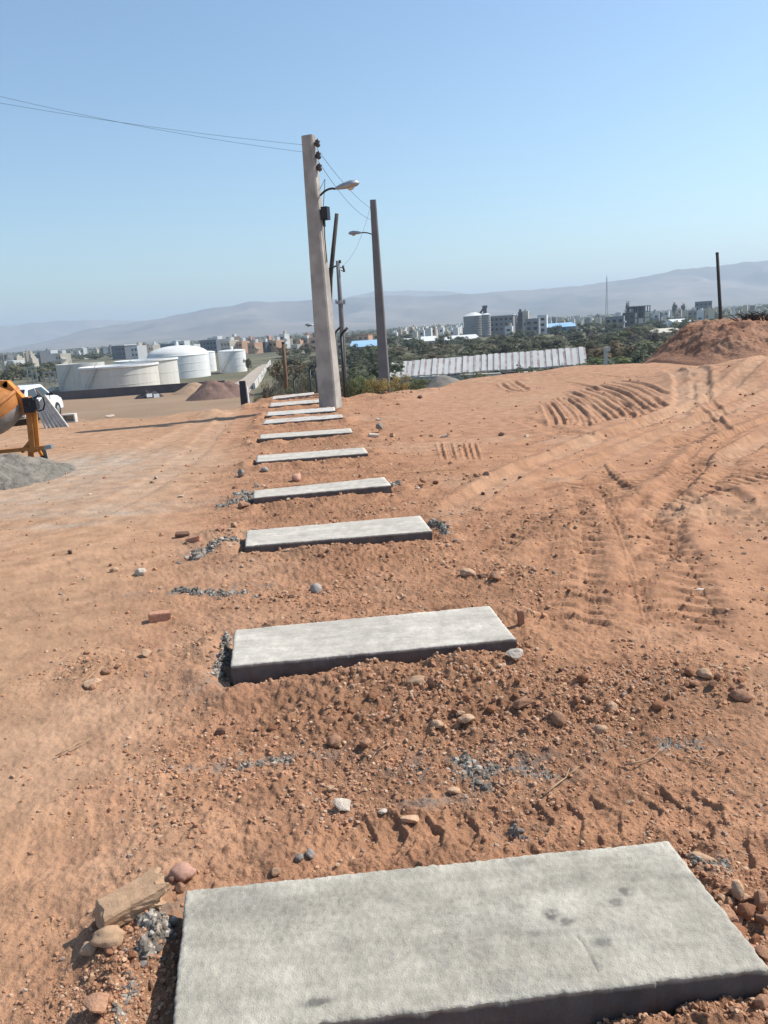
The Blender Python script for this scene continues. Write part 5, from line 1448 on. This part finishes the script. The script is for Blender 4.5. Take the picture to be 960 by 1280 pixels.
BLD(657, 673, 399.5, 470, 'grey', 'plain grey cube building in front of the narrow towers', extra=False)
BLD(672, 683, 395, 480, 'white', 'white cube building right of the plain grey cube', extra=False)
BLD(711, 718, 400, 520, 'white', 'white rooftop house above the right end of the long blue roof')
BLD(720, 727, 402, 470, 'cream', 'small cream tower at the right end of the long blue roof')
BLD(757, 779, 397, 440, 'grey', 'grey block with white corner below the lattice mast', side='white')
BLD(779, 793, 392, 470, 'dark', 'dark unfinished block left of the open concrete frame')
# open frame building
def frame_building(u0, u1, vt, d, label):
    p = D((u0 + u1) / 2, vt, d); w = (u1 - u0) * d / F_PX; g = hz0(p.x, p.y); h = p.z - g; dep = w * .8
    e = empty('unfinished_building', (p.x, p.y, g), label, 'building'); n = max(3, int(h / 3.3))
    for k in range(n + 1):
        b = MB(); b.box((0, dep / 2, h * k / n), (w, dep, .35)); b.build('floor_slab', WM['slate'], e)
    for i in range(4):
        for j in range(3):
            b = MB(); b.box((-w/2 + .3 + (w - .6) * i / 3, .3 + (dep - .6) * j / 2, h / 2), (.5, .5, h)); b.build('column', WM['slate'], e)
    for (i, k) in ((0, n-2), (2, n-2), (1, n-3), (2, n-3), (0, n-3), (2, n-4)):
        if k < 0: continue
        b = MB(); b.box((-w/2 + w * (i + .5) / 3, .05, h * (k + .5) / n), (w / 3 * .75, .2, h / n * .8)); b.build('infill_panel', WM['cream'], e)
    b = MB(); b.box((0, dep - .4, h / 2), (w - 1.2, .3, h - .5)); b.build('back_wall', WM['dark'], e)
frame_building(790, 813, 382.5, 470, 'dark unfinished concrete frame building with pale infill panels at right')
BLD(824, 834, 403, 460, 'white', 'white house right of the unfinished frame building')
BLD(870, 889, 377.5, 640, 'slate', 'dark grey long block just left of the thin pole at right', extra=False)
BLD(886, 893, 388, 520, 'cream', 'small cream building just left of the thin pole')
BLD(860, 872, 389, 620, 'grey', 'grey block left of the dark grey long block')
BLD(517, 530, 414, 560, 'white', 'bright white building with two storeys midway between second pole and silos')
# lattice mast
p = D(758.5, 346, 900); g = hz0(p.x, p.y); hh = p.z - g; b = MB()
for (sx, sy) in ((-1,-1),(1,-1),(1,1),(-1,1)):
    b.tube([(sx * 1.3, sy * 1.3, 0), (sx * .25, sy * .25, hh)], .13, 4)
for k in range(22):
    t0, t1 = k / 22, (k + 1) / 22; w0, w1 = 1.3 - 1.05 * t0, 1.3 - 1.05 * t1
    for (a, c) in (((-1,-1),(1,-1)), ((1,-1),(1,1)), ((1,1),(-1,1)), ((-1,1),(-1,-1))):
        b.tube([(a[0]*w0, a[1]*w0, hh*t0), (c[0]*w1, c[1]*w1, hh*t1)], .07, 3)
mast = empty('lattice_mast', (p.x, p.y, g), 'slim tall lattice radio mast standing against the hills at right', 'mast'); b.build('lattice', m_galv, mast)
b = MB(); b.tube([(0, 0, hh), (0, 0, hh + 4)], .1, 5); b.build('antenna', m_galv, mast)
# substation gantries
for (u0, u1, vt, d, lb) in ((33, 44, 460, 260, 'left pale steel gantry of the substation at far left'), (54, 68, 466, 250, 'right pale steel gantry of the substation before the grey block')):
    p0, p1 = D(u0, vt, d), D(u1, vt, d); g = hz0(p0.x, p0.y); b = MB(); w = p1.x - p0.x; hh = p0.z - g
    for x in (0, w / 2, w): b.tube([(x - .3, 0, 0), (x, 0, hh)], .14, 5); b.tube([(x + .3, 0, 0), (x, 0, hh)], .14, 5)
    b.box((w / 2, 0, hh), (w + .6, .4, .4)); b.box((w / 2, 0, hh * .6), (w, .25, .25))
    tag(b.build('substation_gantry', m_galv, loc=(p0.x, p0.y, g)), lb, 'gantry')

# small scattered houses in groups
def hy(u): return 438.6 - .0647 * u
def houses(n, ua, ub, da, db, cols, label, group, up=(-3, 2), w=(4, 9)):
    for i in range(n):
        u = random.uniform(ua, ub); d = da + (db - da) * random.random(); ww = random.uniform(*w) * 520 / d + 1.0
        vt = hy(u) + 11.7 * 950 / d - random.uniform(3.8, 9.0) * 950 / d
        building(u - ww / 2, u + ww / 2, vt, d, random.choice(cols), label, group, name='house', cat='house', rz=random.uniform(-.4, .4), extra=False)
houses(43, 490, 580, 520, 900, ['white','white','cream','beige','white'], 'small pale house among the houses between the second pole and silos', 'houses between second pole and silos', w=(4, 8))
houses(28, 814, 895, 520, 950, ['white','white','cream','beige','grey'], 'small pale house in the housing left of the thin right pole', 'houses left of the thin right pole', w=(4, 8))
houses(16, 905, 960, 560, 950, ['white','cream','grey'], 'small pale house in the trees beyond the rust mound', 'houses beyond the rust mound', w=(3, 6))
houses(24, 685, 760, 560, 950, ['white','cream','grey','beige'], 'small pale house among dark trees left of the lattice mast', 'houses left of the lattice mast', w=(3, 7))
houses(24, 0, 60, 380, 700, ['white','beige','cream','grey'], 'small low house at the left end of the town', 'houses at the left end of town', w=(4, 8))
houses(33, 240, 400, 560, 1000, ['peach','beige','cream','peach','pink','brown'], 'small warm coloured house in the town left of the big pole', 'houses left of the big pole', w=(5, 9))
houses(24, 84, 200, 640, 1000, ['white','grey','slate','cream'], 'small pale house in the town behind the tanks', 'houses behind the tanks', w=(4, 9))

# ------------------------------------------------------------------ vegetation
def leaf_cloud(seed, n, size, clumps, sx=.5, sz=.5, low=.0):
    rg = np.random.default_rng(seed)
    cc = rg.normal(size=(clumps, 3)); cc /= np.linalg.norm(cc, axis=1)[:, None]; cc *= rg.uniform(.35, .95, (clumps, 1))
    cr = rg.uniform(.22, .42, clumps)
    k = rg.integers(0, clumps, n)
    d = rg.normal(size=(n, 3)); d /= np.linalg.norm(d, axis=1)[:, None]
    p = cc[k] + d * (cr[k] * rg.uniform(.55, 1.1, n))[:, None]
    p = p * np.array([sx, sx, sz]); p[:, 2] += sz * (1 + low)
    nrm = d + rg.normal(size=(n, 3)) * .35; nrm[:, 2] += .45; nrm /= np.linalg.norm(nrm, axis=1)[:, None]
    a = np.cross(nrm, rg.normal(size=(n, 3))); a /= np.linalg.norm(a, axis=1)[:, None]; b = np.cross(nrm, a)
    s = size * rg.uniform(.6, 1.3, n)[:, None]
    V = np.stack([p - a * s * .5, p + b * s * .35, p + a * s * .6, p - b * s * .35], 1)
    return V
def leaf_mesh(name, V, m):
    n = len(V); return np_mesh(name, V.reshape(-1, 3), np.arange(n * 4).reshape(-1, 4), m, False)
def leafmat(name, c1, c2, sc=1.3, rand=.25):
    m = mat(name, c1, c2, sc, .8, rand=rand, spec=.2); nt = m.node_tree
    b_ = nt.nodes['Principled BSDF']; tr_ = nt.nodes.new('ShaderNodeBsdfTranslucent'); mx_ = nt.nodes.new('ShaderNodeMixShader'); mx_.inputs[0].default_value = .42
    src = b_.inputs['Base Color'].links[0].from_socket; nt.links.new(src, tr_.inputs[0])
    nt.links.new(b_.outputs[0], mx_.inputs[1]); nt.links.new(tr_.outputs[0], mx_.inputs[2]); nt.links.new(mx_.outputs[0], nt.nodes['Material Output'].inputs[0]); return m
LM = {'olive': leafmat('olive_leaves', (.145, .145, .085), (.215, .21, .13)), 'dark': leafmat('dark_leaves', (.10, .112, .07), (.16, .165, .105)),
      'green': leafmat('green_leaves', (.14, .165, .07), (.22, .245, .11)), 'dry': leafmat('dry_leaves', (.15, .115, .065), (.22, .17, .10)),
      'ochre': leafmat('ochre_weeds', (.33, .25, .10), (.42, .33, .14)), 'grey': leafmat('grey_brush', (.14, .122, .10), (.20, .175, .14))}
_tr = MB(); _tr.tube([(0, 0, -.1), (.02, 0, .25), (.0, .02, .55)], [.045, .035, .02], 7)
for k in range(6):
    a = k * 1.05; z0 = .18 + .05 * k
    _tr.tube([(.01, 0, z0), (math.cos(a) * .16, math.sin(a) * .16, z0 + .18), (math.cos(a) * .30, math.sin(a) * .30, z0 + .30)], [.018, .012, .005], 5)
trunk_me = _tr.mesh('trunk', m_wood, True)
CROWN = {}
for cname in ('olive', 'dark', 'green', 'dry', 'grey'):
    CROWN[cname] = [leaf_mesh('crown', leaf_cloud(s * 17 + len(cname), 620, .105, 15, .5, .40, .25), LM[cname]) for s in range(3)]
POPLAR = leaf_mesh('crown', leaf_cloud(99, 500, .08, 16, .16, .48, .08), LM['dark'])
BUSH = {c: [leaf_mesh('foliage', leaf_cloud(s * 7 + 300 + len(c), 1500, .05, 22, .5, .40, -.15), LM[c]) for s in range(2)] for c in ('olive', 'dark', 'green', 'dry', 'grey', 'ochre')}
def tree(x, y, h, wd, colr, label, group=None, name='tree', cat='tree', poplar=False, g=None):
    g = hz0(x, y) if g is None else g
    e = empty(name, (x, y, g), label, cat, group, random.uniform(0, 6.28)); e.scale = (wd, wd, h)
    link('trunk', trunk_me, e); link('crown', POPLAR if poplar else random.choice(CROWN[colr]), e)
    return e
def tree_px(u, vt, d, wpx, colr, label, group=None, **k):
    p = D(u, vt, d); g = hz0(p.x, p.y); return tree(p.x, p.y, max(p.z - g, 1.5), wpx * d / F_PX, colr, label, group, **k)
def bush(u, vt, d, wpx, colr, label, group=None, hgt=None):
    p = D(u, vt, d); g = hz(p.x, p.y); h = max(p.z - g, .35); w = wpx * d / F_PX
    e = empty('shrub', (p.x, p.y, g), label, 'shrub', group, random.uniform(0, 6.28)); e.scale = (w, w, h * 1.12)
    link('stem', stem_me, e); link('foliage', random.choice(BUSH[colr]), e); return e
_st = MB()
for k in range(7):
    a = k * .9; _st.tube([(0, 0, -.05), (math.cos(a) * .12, math.sin(a) * .12, .3), (math.cos(a) * .3, math.sin(a) * .3, .62)], [.02, .014, .005], 5)
stem_me = _st.mesh('stem', m_wood, True)
# weeds on the berm behind the big pole
bush(446, 468, 21.5, 30, 'green', 'low green weed clump close to the cranked fence post')
bush(470, 463, 21.2, 34, 'ochre', 'yellowish dry weed clump at the foot of the second pole')
bush(498, 463, 21.6, 36, 'ochre', 'ochre and green weed clump right of the second pole foot')
bush(522, 469, 21.8, 26, 'green', 'small green weed clump at right end of the weedy berm')
bush(440, 458, 25, 34, 'olive', 'taller olive shrub behind the cranked fence post')
bush(462, 452, 27.5, 36, 'olive', 'olive shrub left of the second pole')
bush(443, 455, 33, 36, 'dark', 'dark shrub behind the olive shrubs by the big pole')
bush(455, 462, 23, 34, 'green', 'green shrub between the olive shrubs and yellowish weeds')
bush(541, 466, 27, 28, 'grey', 'grey leafless looking bush left of the grey heap behind the weeds')
bush(560, 466, 29, 30, 'grey', 'grey bush before the white ribbed roof\'s left part')
bush(592, 458, 31, 40, 'olive', 'round olive bush before the white ribbed roof')
bush(576, 462, 31, 34, 'dark', 'dark bush between grey and olive bushes before the ribbed roof')
bush(655, 446.5, 32, 36, 'dark', 'dark dense bush before the middle of the white ribbed roof')
bush(627, 458, 33, 36, 'green', 'low green bush left of the dark dense bush')
bush(706, 449, 34, 22, 'grey', 'sparse grey bush before the right part of the ribbed roof')
bush(688, 452, 34, 20, 'olive', 'small olive bush between the dark dense and sparse grey bushes')
bush(505, 474, 23, 22, 'olive', 'low olive weed behind the ochre weed clump')
# scrub left of the big pole
k = 0
for (u, vt, d, w, c_) in ((340,474,30,26,'grey'),(356,468,33,26,'olive'),(372,466,35,26,'grey'),(391,468,33,24,'olive'),(331,482,28,20,'dry'),(376,482,27,20,'dry'),(362,458,48,26,'olive'),(345,462,52,22,'grey'),(388,456,50,26,'olive'),(322,490,26,16,'dry'),(398,484,25,18,'dry'),(350,484,27,18,'grey'),(337,456,66,24,'grey'),(348,449,70,26,'olive'),(362,447,74,28,'grey'),(374,449,64,26,'olive'),(386,445,78,28,'grey'),(397,450,66,26,'olive'),(356,455,58,26,'dry'),(380,457,56,24,'dry'),(330,464,50,20,'dry'),(368,461,44,26,'olive'),(393,462,42,24,'grey'),(342,468,40,24,'olive')):
    bush(u, vt, d, w, c_, {'grey':'greyish bare shrub in the scrub left of the big pole','olive':'olive shrub in the scrub left of the big pole','dry':'dry brown shrub at the near edge of the scrub left of the big pole'}[c_],
         {'grey':'greyish scrub shrubs','olive':'olive scrub shrubs','dry':'dry scrub shrubs'}[c_])
# valley trees one can tell apart
def band_trees(n, ua, ub, da, db, cols, label, group, h=(4, 7), w=(5, 9)):
    for i in range(n):
        u = ua + (ub - ua) * (i + random.random()) / n; d = random.uniform(da, db)
        p = D(u, 430, d); tree(p.x, p.y, random.uniform(*h), random.uniform(*w), random.choice(cols), label, group)
band_trees(28, 740, 880, 120, 320, ['olive','dark','green','olive','dry','grey'], 'bushy green tree in the hollow between ribbed roof and mound', 'trees between ribbed roof and mound', (3.5, 6.5), (6, 10))
band_trees(36, 480, 750, 175, 330, ['olive','dark','olive','dry'], 'olive tree in the belt right behind the ribbed roof', 'trees behind the ribbed roof', (3.5, 6), (6, 11))
band_trees(24, 480, 960, 330, 460, ['olive','dark','dark'], 'dark green tree in the belt before the silos and town', 'trees before the silos and town', (4.5, 7.5), (7, 12))
band_trees(16, 425, 480, 80, 300, ['olive','dark','green'], 'olive tree below the blue roofed shed left of second pole', 'trees below the blue roofed shed', (4, 7), (5, 9))
band_trees(12, 342, 425, 130, 420, ['olive','dry','grey','dark'], 'dull tree in the valley left of the big pole', 'valley trees left of the big pole', (4, 7), (5, 9))
band_trees(14, 0, 80, 240, 420, ['dark','olive'], 'dark tree around the substation at far left', 'trees around the substation', (4.5, 8), (6, 10))
for (u, vt, d, w, lb) in ((785,374,900,8,'a'),(844,376,900,9,'b'),(854,377,900,7,'c')):
    tree_px(u, vt, d, w * 2.2, 'dark', {'a':'pointed dark conifer above the unfinished frame building','b':'taller left conifer of two on the skyline left of the thin pole','c':'shorter right conifer of two on the skyline left of the thin pole'}[lb], name='conifer', poplar=True)
tree_px(308, 443, 250, 10, 'dark', 'round dark shrub like tree beside the small separate tank')
# far woods: one mass
def far_wood(name, label, n, ua, ub, da, db, hh, ww, m, seed):
    rg = np.random.default_rng(seed); Vs = []
    protos = [leaf_cloud(s + seed, 110, .21, 12, .5, .40, .25) for s in range(5)]
    for i in range(n):
        u = rg.uniform(ua, ub); d = da * (db / da) ** rg.uniform(0, 1); p = D(u, 420, d)
        h = rg.uniform(*hh); w = rg.uniform(*ww)
        V = protos[rg.integers(5)] * np.array([w, w, h]); 
        an = rg.uniform(0, 6.28); c, s = math.cos(an), math.sin(an)
        V = V @ np.array([[c, s, 0], [-s, c, 0], [0, 0, 1]])
        Vs.append(V + np.array([p.x, p.y, hz0(p.x, p.y)]))
    tag(link(name, leaf_mesh(name, np.concatenate(Vs), m)), label, 'woodland', kind='stuff')
far_wood('woodland', 'hazy dark woodland and orchards filling the valley between and beyond the town houses', 1500, -150, 1100, 600, 2600, (3, 6.5), (8, 18), LM['dark'], 5)
far_wood('scrubland', 'olive scrub covering the valley floor behind the ribbed roof and round the town', 1000, 345, 1000, 110, 520, (.8, 2.8), (3, 8), LM['olive'], 8)

# ------------------------------------------------------------------ air, sky, sun
b = MB(); b.box((0, 0, (410 - 40) / 2), (25000, 25000, 450), 0)
hm = bpy.data.materials.new('haze'); hm.use_nodes = True; nt = hm.node_tree; nt.nodes.clear()
o_ = nt.nodes.new('ShaderNodeOutputMaterial'); pv = nt.nodes.new('ShaderNodeVolumePrincipled')
pv.inputs['Color'].default_value = (.60, .725, .86, 1); pv.inputs['Density'].default_value = 1.85e-4; pv.inputs['Anisotropy'].default_value = .2
nt.links.new(pv.outputs[0], o_.inputs['Volume'])
tag(b.build('haze', hm), 'pale blue dusty haze filling the air over the valley', 'haze', kind='stuff')

EL, AZ = math.radians(47), math.radians(73)
w = bpy.data.worlds.new("World"); scene.world = w; w.use_nodes = True
nt = w.node_tree; sky = nt.nodes.new('ShaderNodeTexSky'); sky.sky_type = 'NISHITA'; sky.sun_disc = False
sky.sun_elevation = EL; sky.sun_rotation = AZ; sky.dust_density = .8; sky.air_density = 1.15; sky.ozone_density = 1.3; sky.altitude = 200
tn = nt.nodes.new('ShaderNodeMix'); tn.data_type = 'RGBA'; tn.blend_type = 'MULTIPLY'; tn.inputs[0].default_value = 1.0; tn.inputs[7].default_value = (.87, 1.0, 1.06, 1)
nt.links.new(sky.outputs[0], tn.inputs[6]); nt.links.new(tn.outputs[2], nt.nodes['Background'].inputs['Color']); nt.nodes['Background'].inputs['Strength'].default_value = .126
sl = bpy.data.lights.new('sun', 'SUN'); sl.energy = 5.0; sl.angle = math.radians(.5); sl.color = (1, .95, .88)
so = bpy.data.objects.new('sun', sl); C.objects.link(so)
S = Vector((math.cos(EL) * math.sin(AZ), math.cos(EL) * math.cos(AZ), math.sin(EL)))
so.rotation_euler = S.to_track_quat('Z', 'Y').to_euler(); so.location = (0, 0, 100)
scene.view_settings.view_transform = 'Standard'; scene.view_settings.look = 'None'; scene.view_settings.exposure = 0.30; scene.view_settings.gamma = 1
scene.render.engine = 'CYCLES'
cy = scene.cycles
cy.max_bounces = 5; cy.diffuse_bounces = 3; cy.glossy_bounces = 2; cy.volume_bounces = 1; cy.transparent_max_bounces = 4
cy.use_denoising = True
try: cy.denoiser = 'OPENIMAGEDENOISE'; cy.denoising_input_passes = 'RGB_ALBEDO_NORMAL'; cy.denoising_prefilter = 'ACCURATE'
except Exception: pass
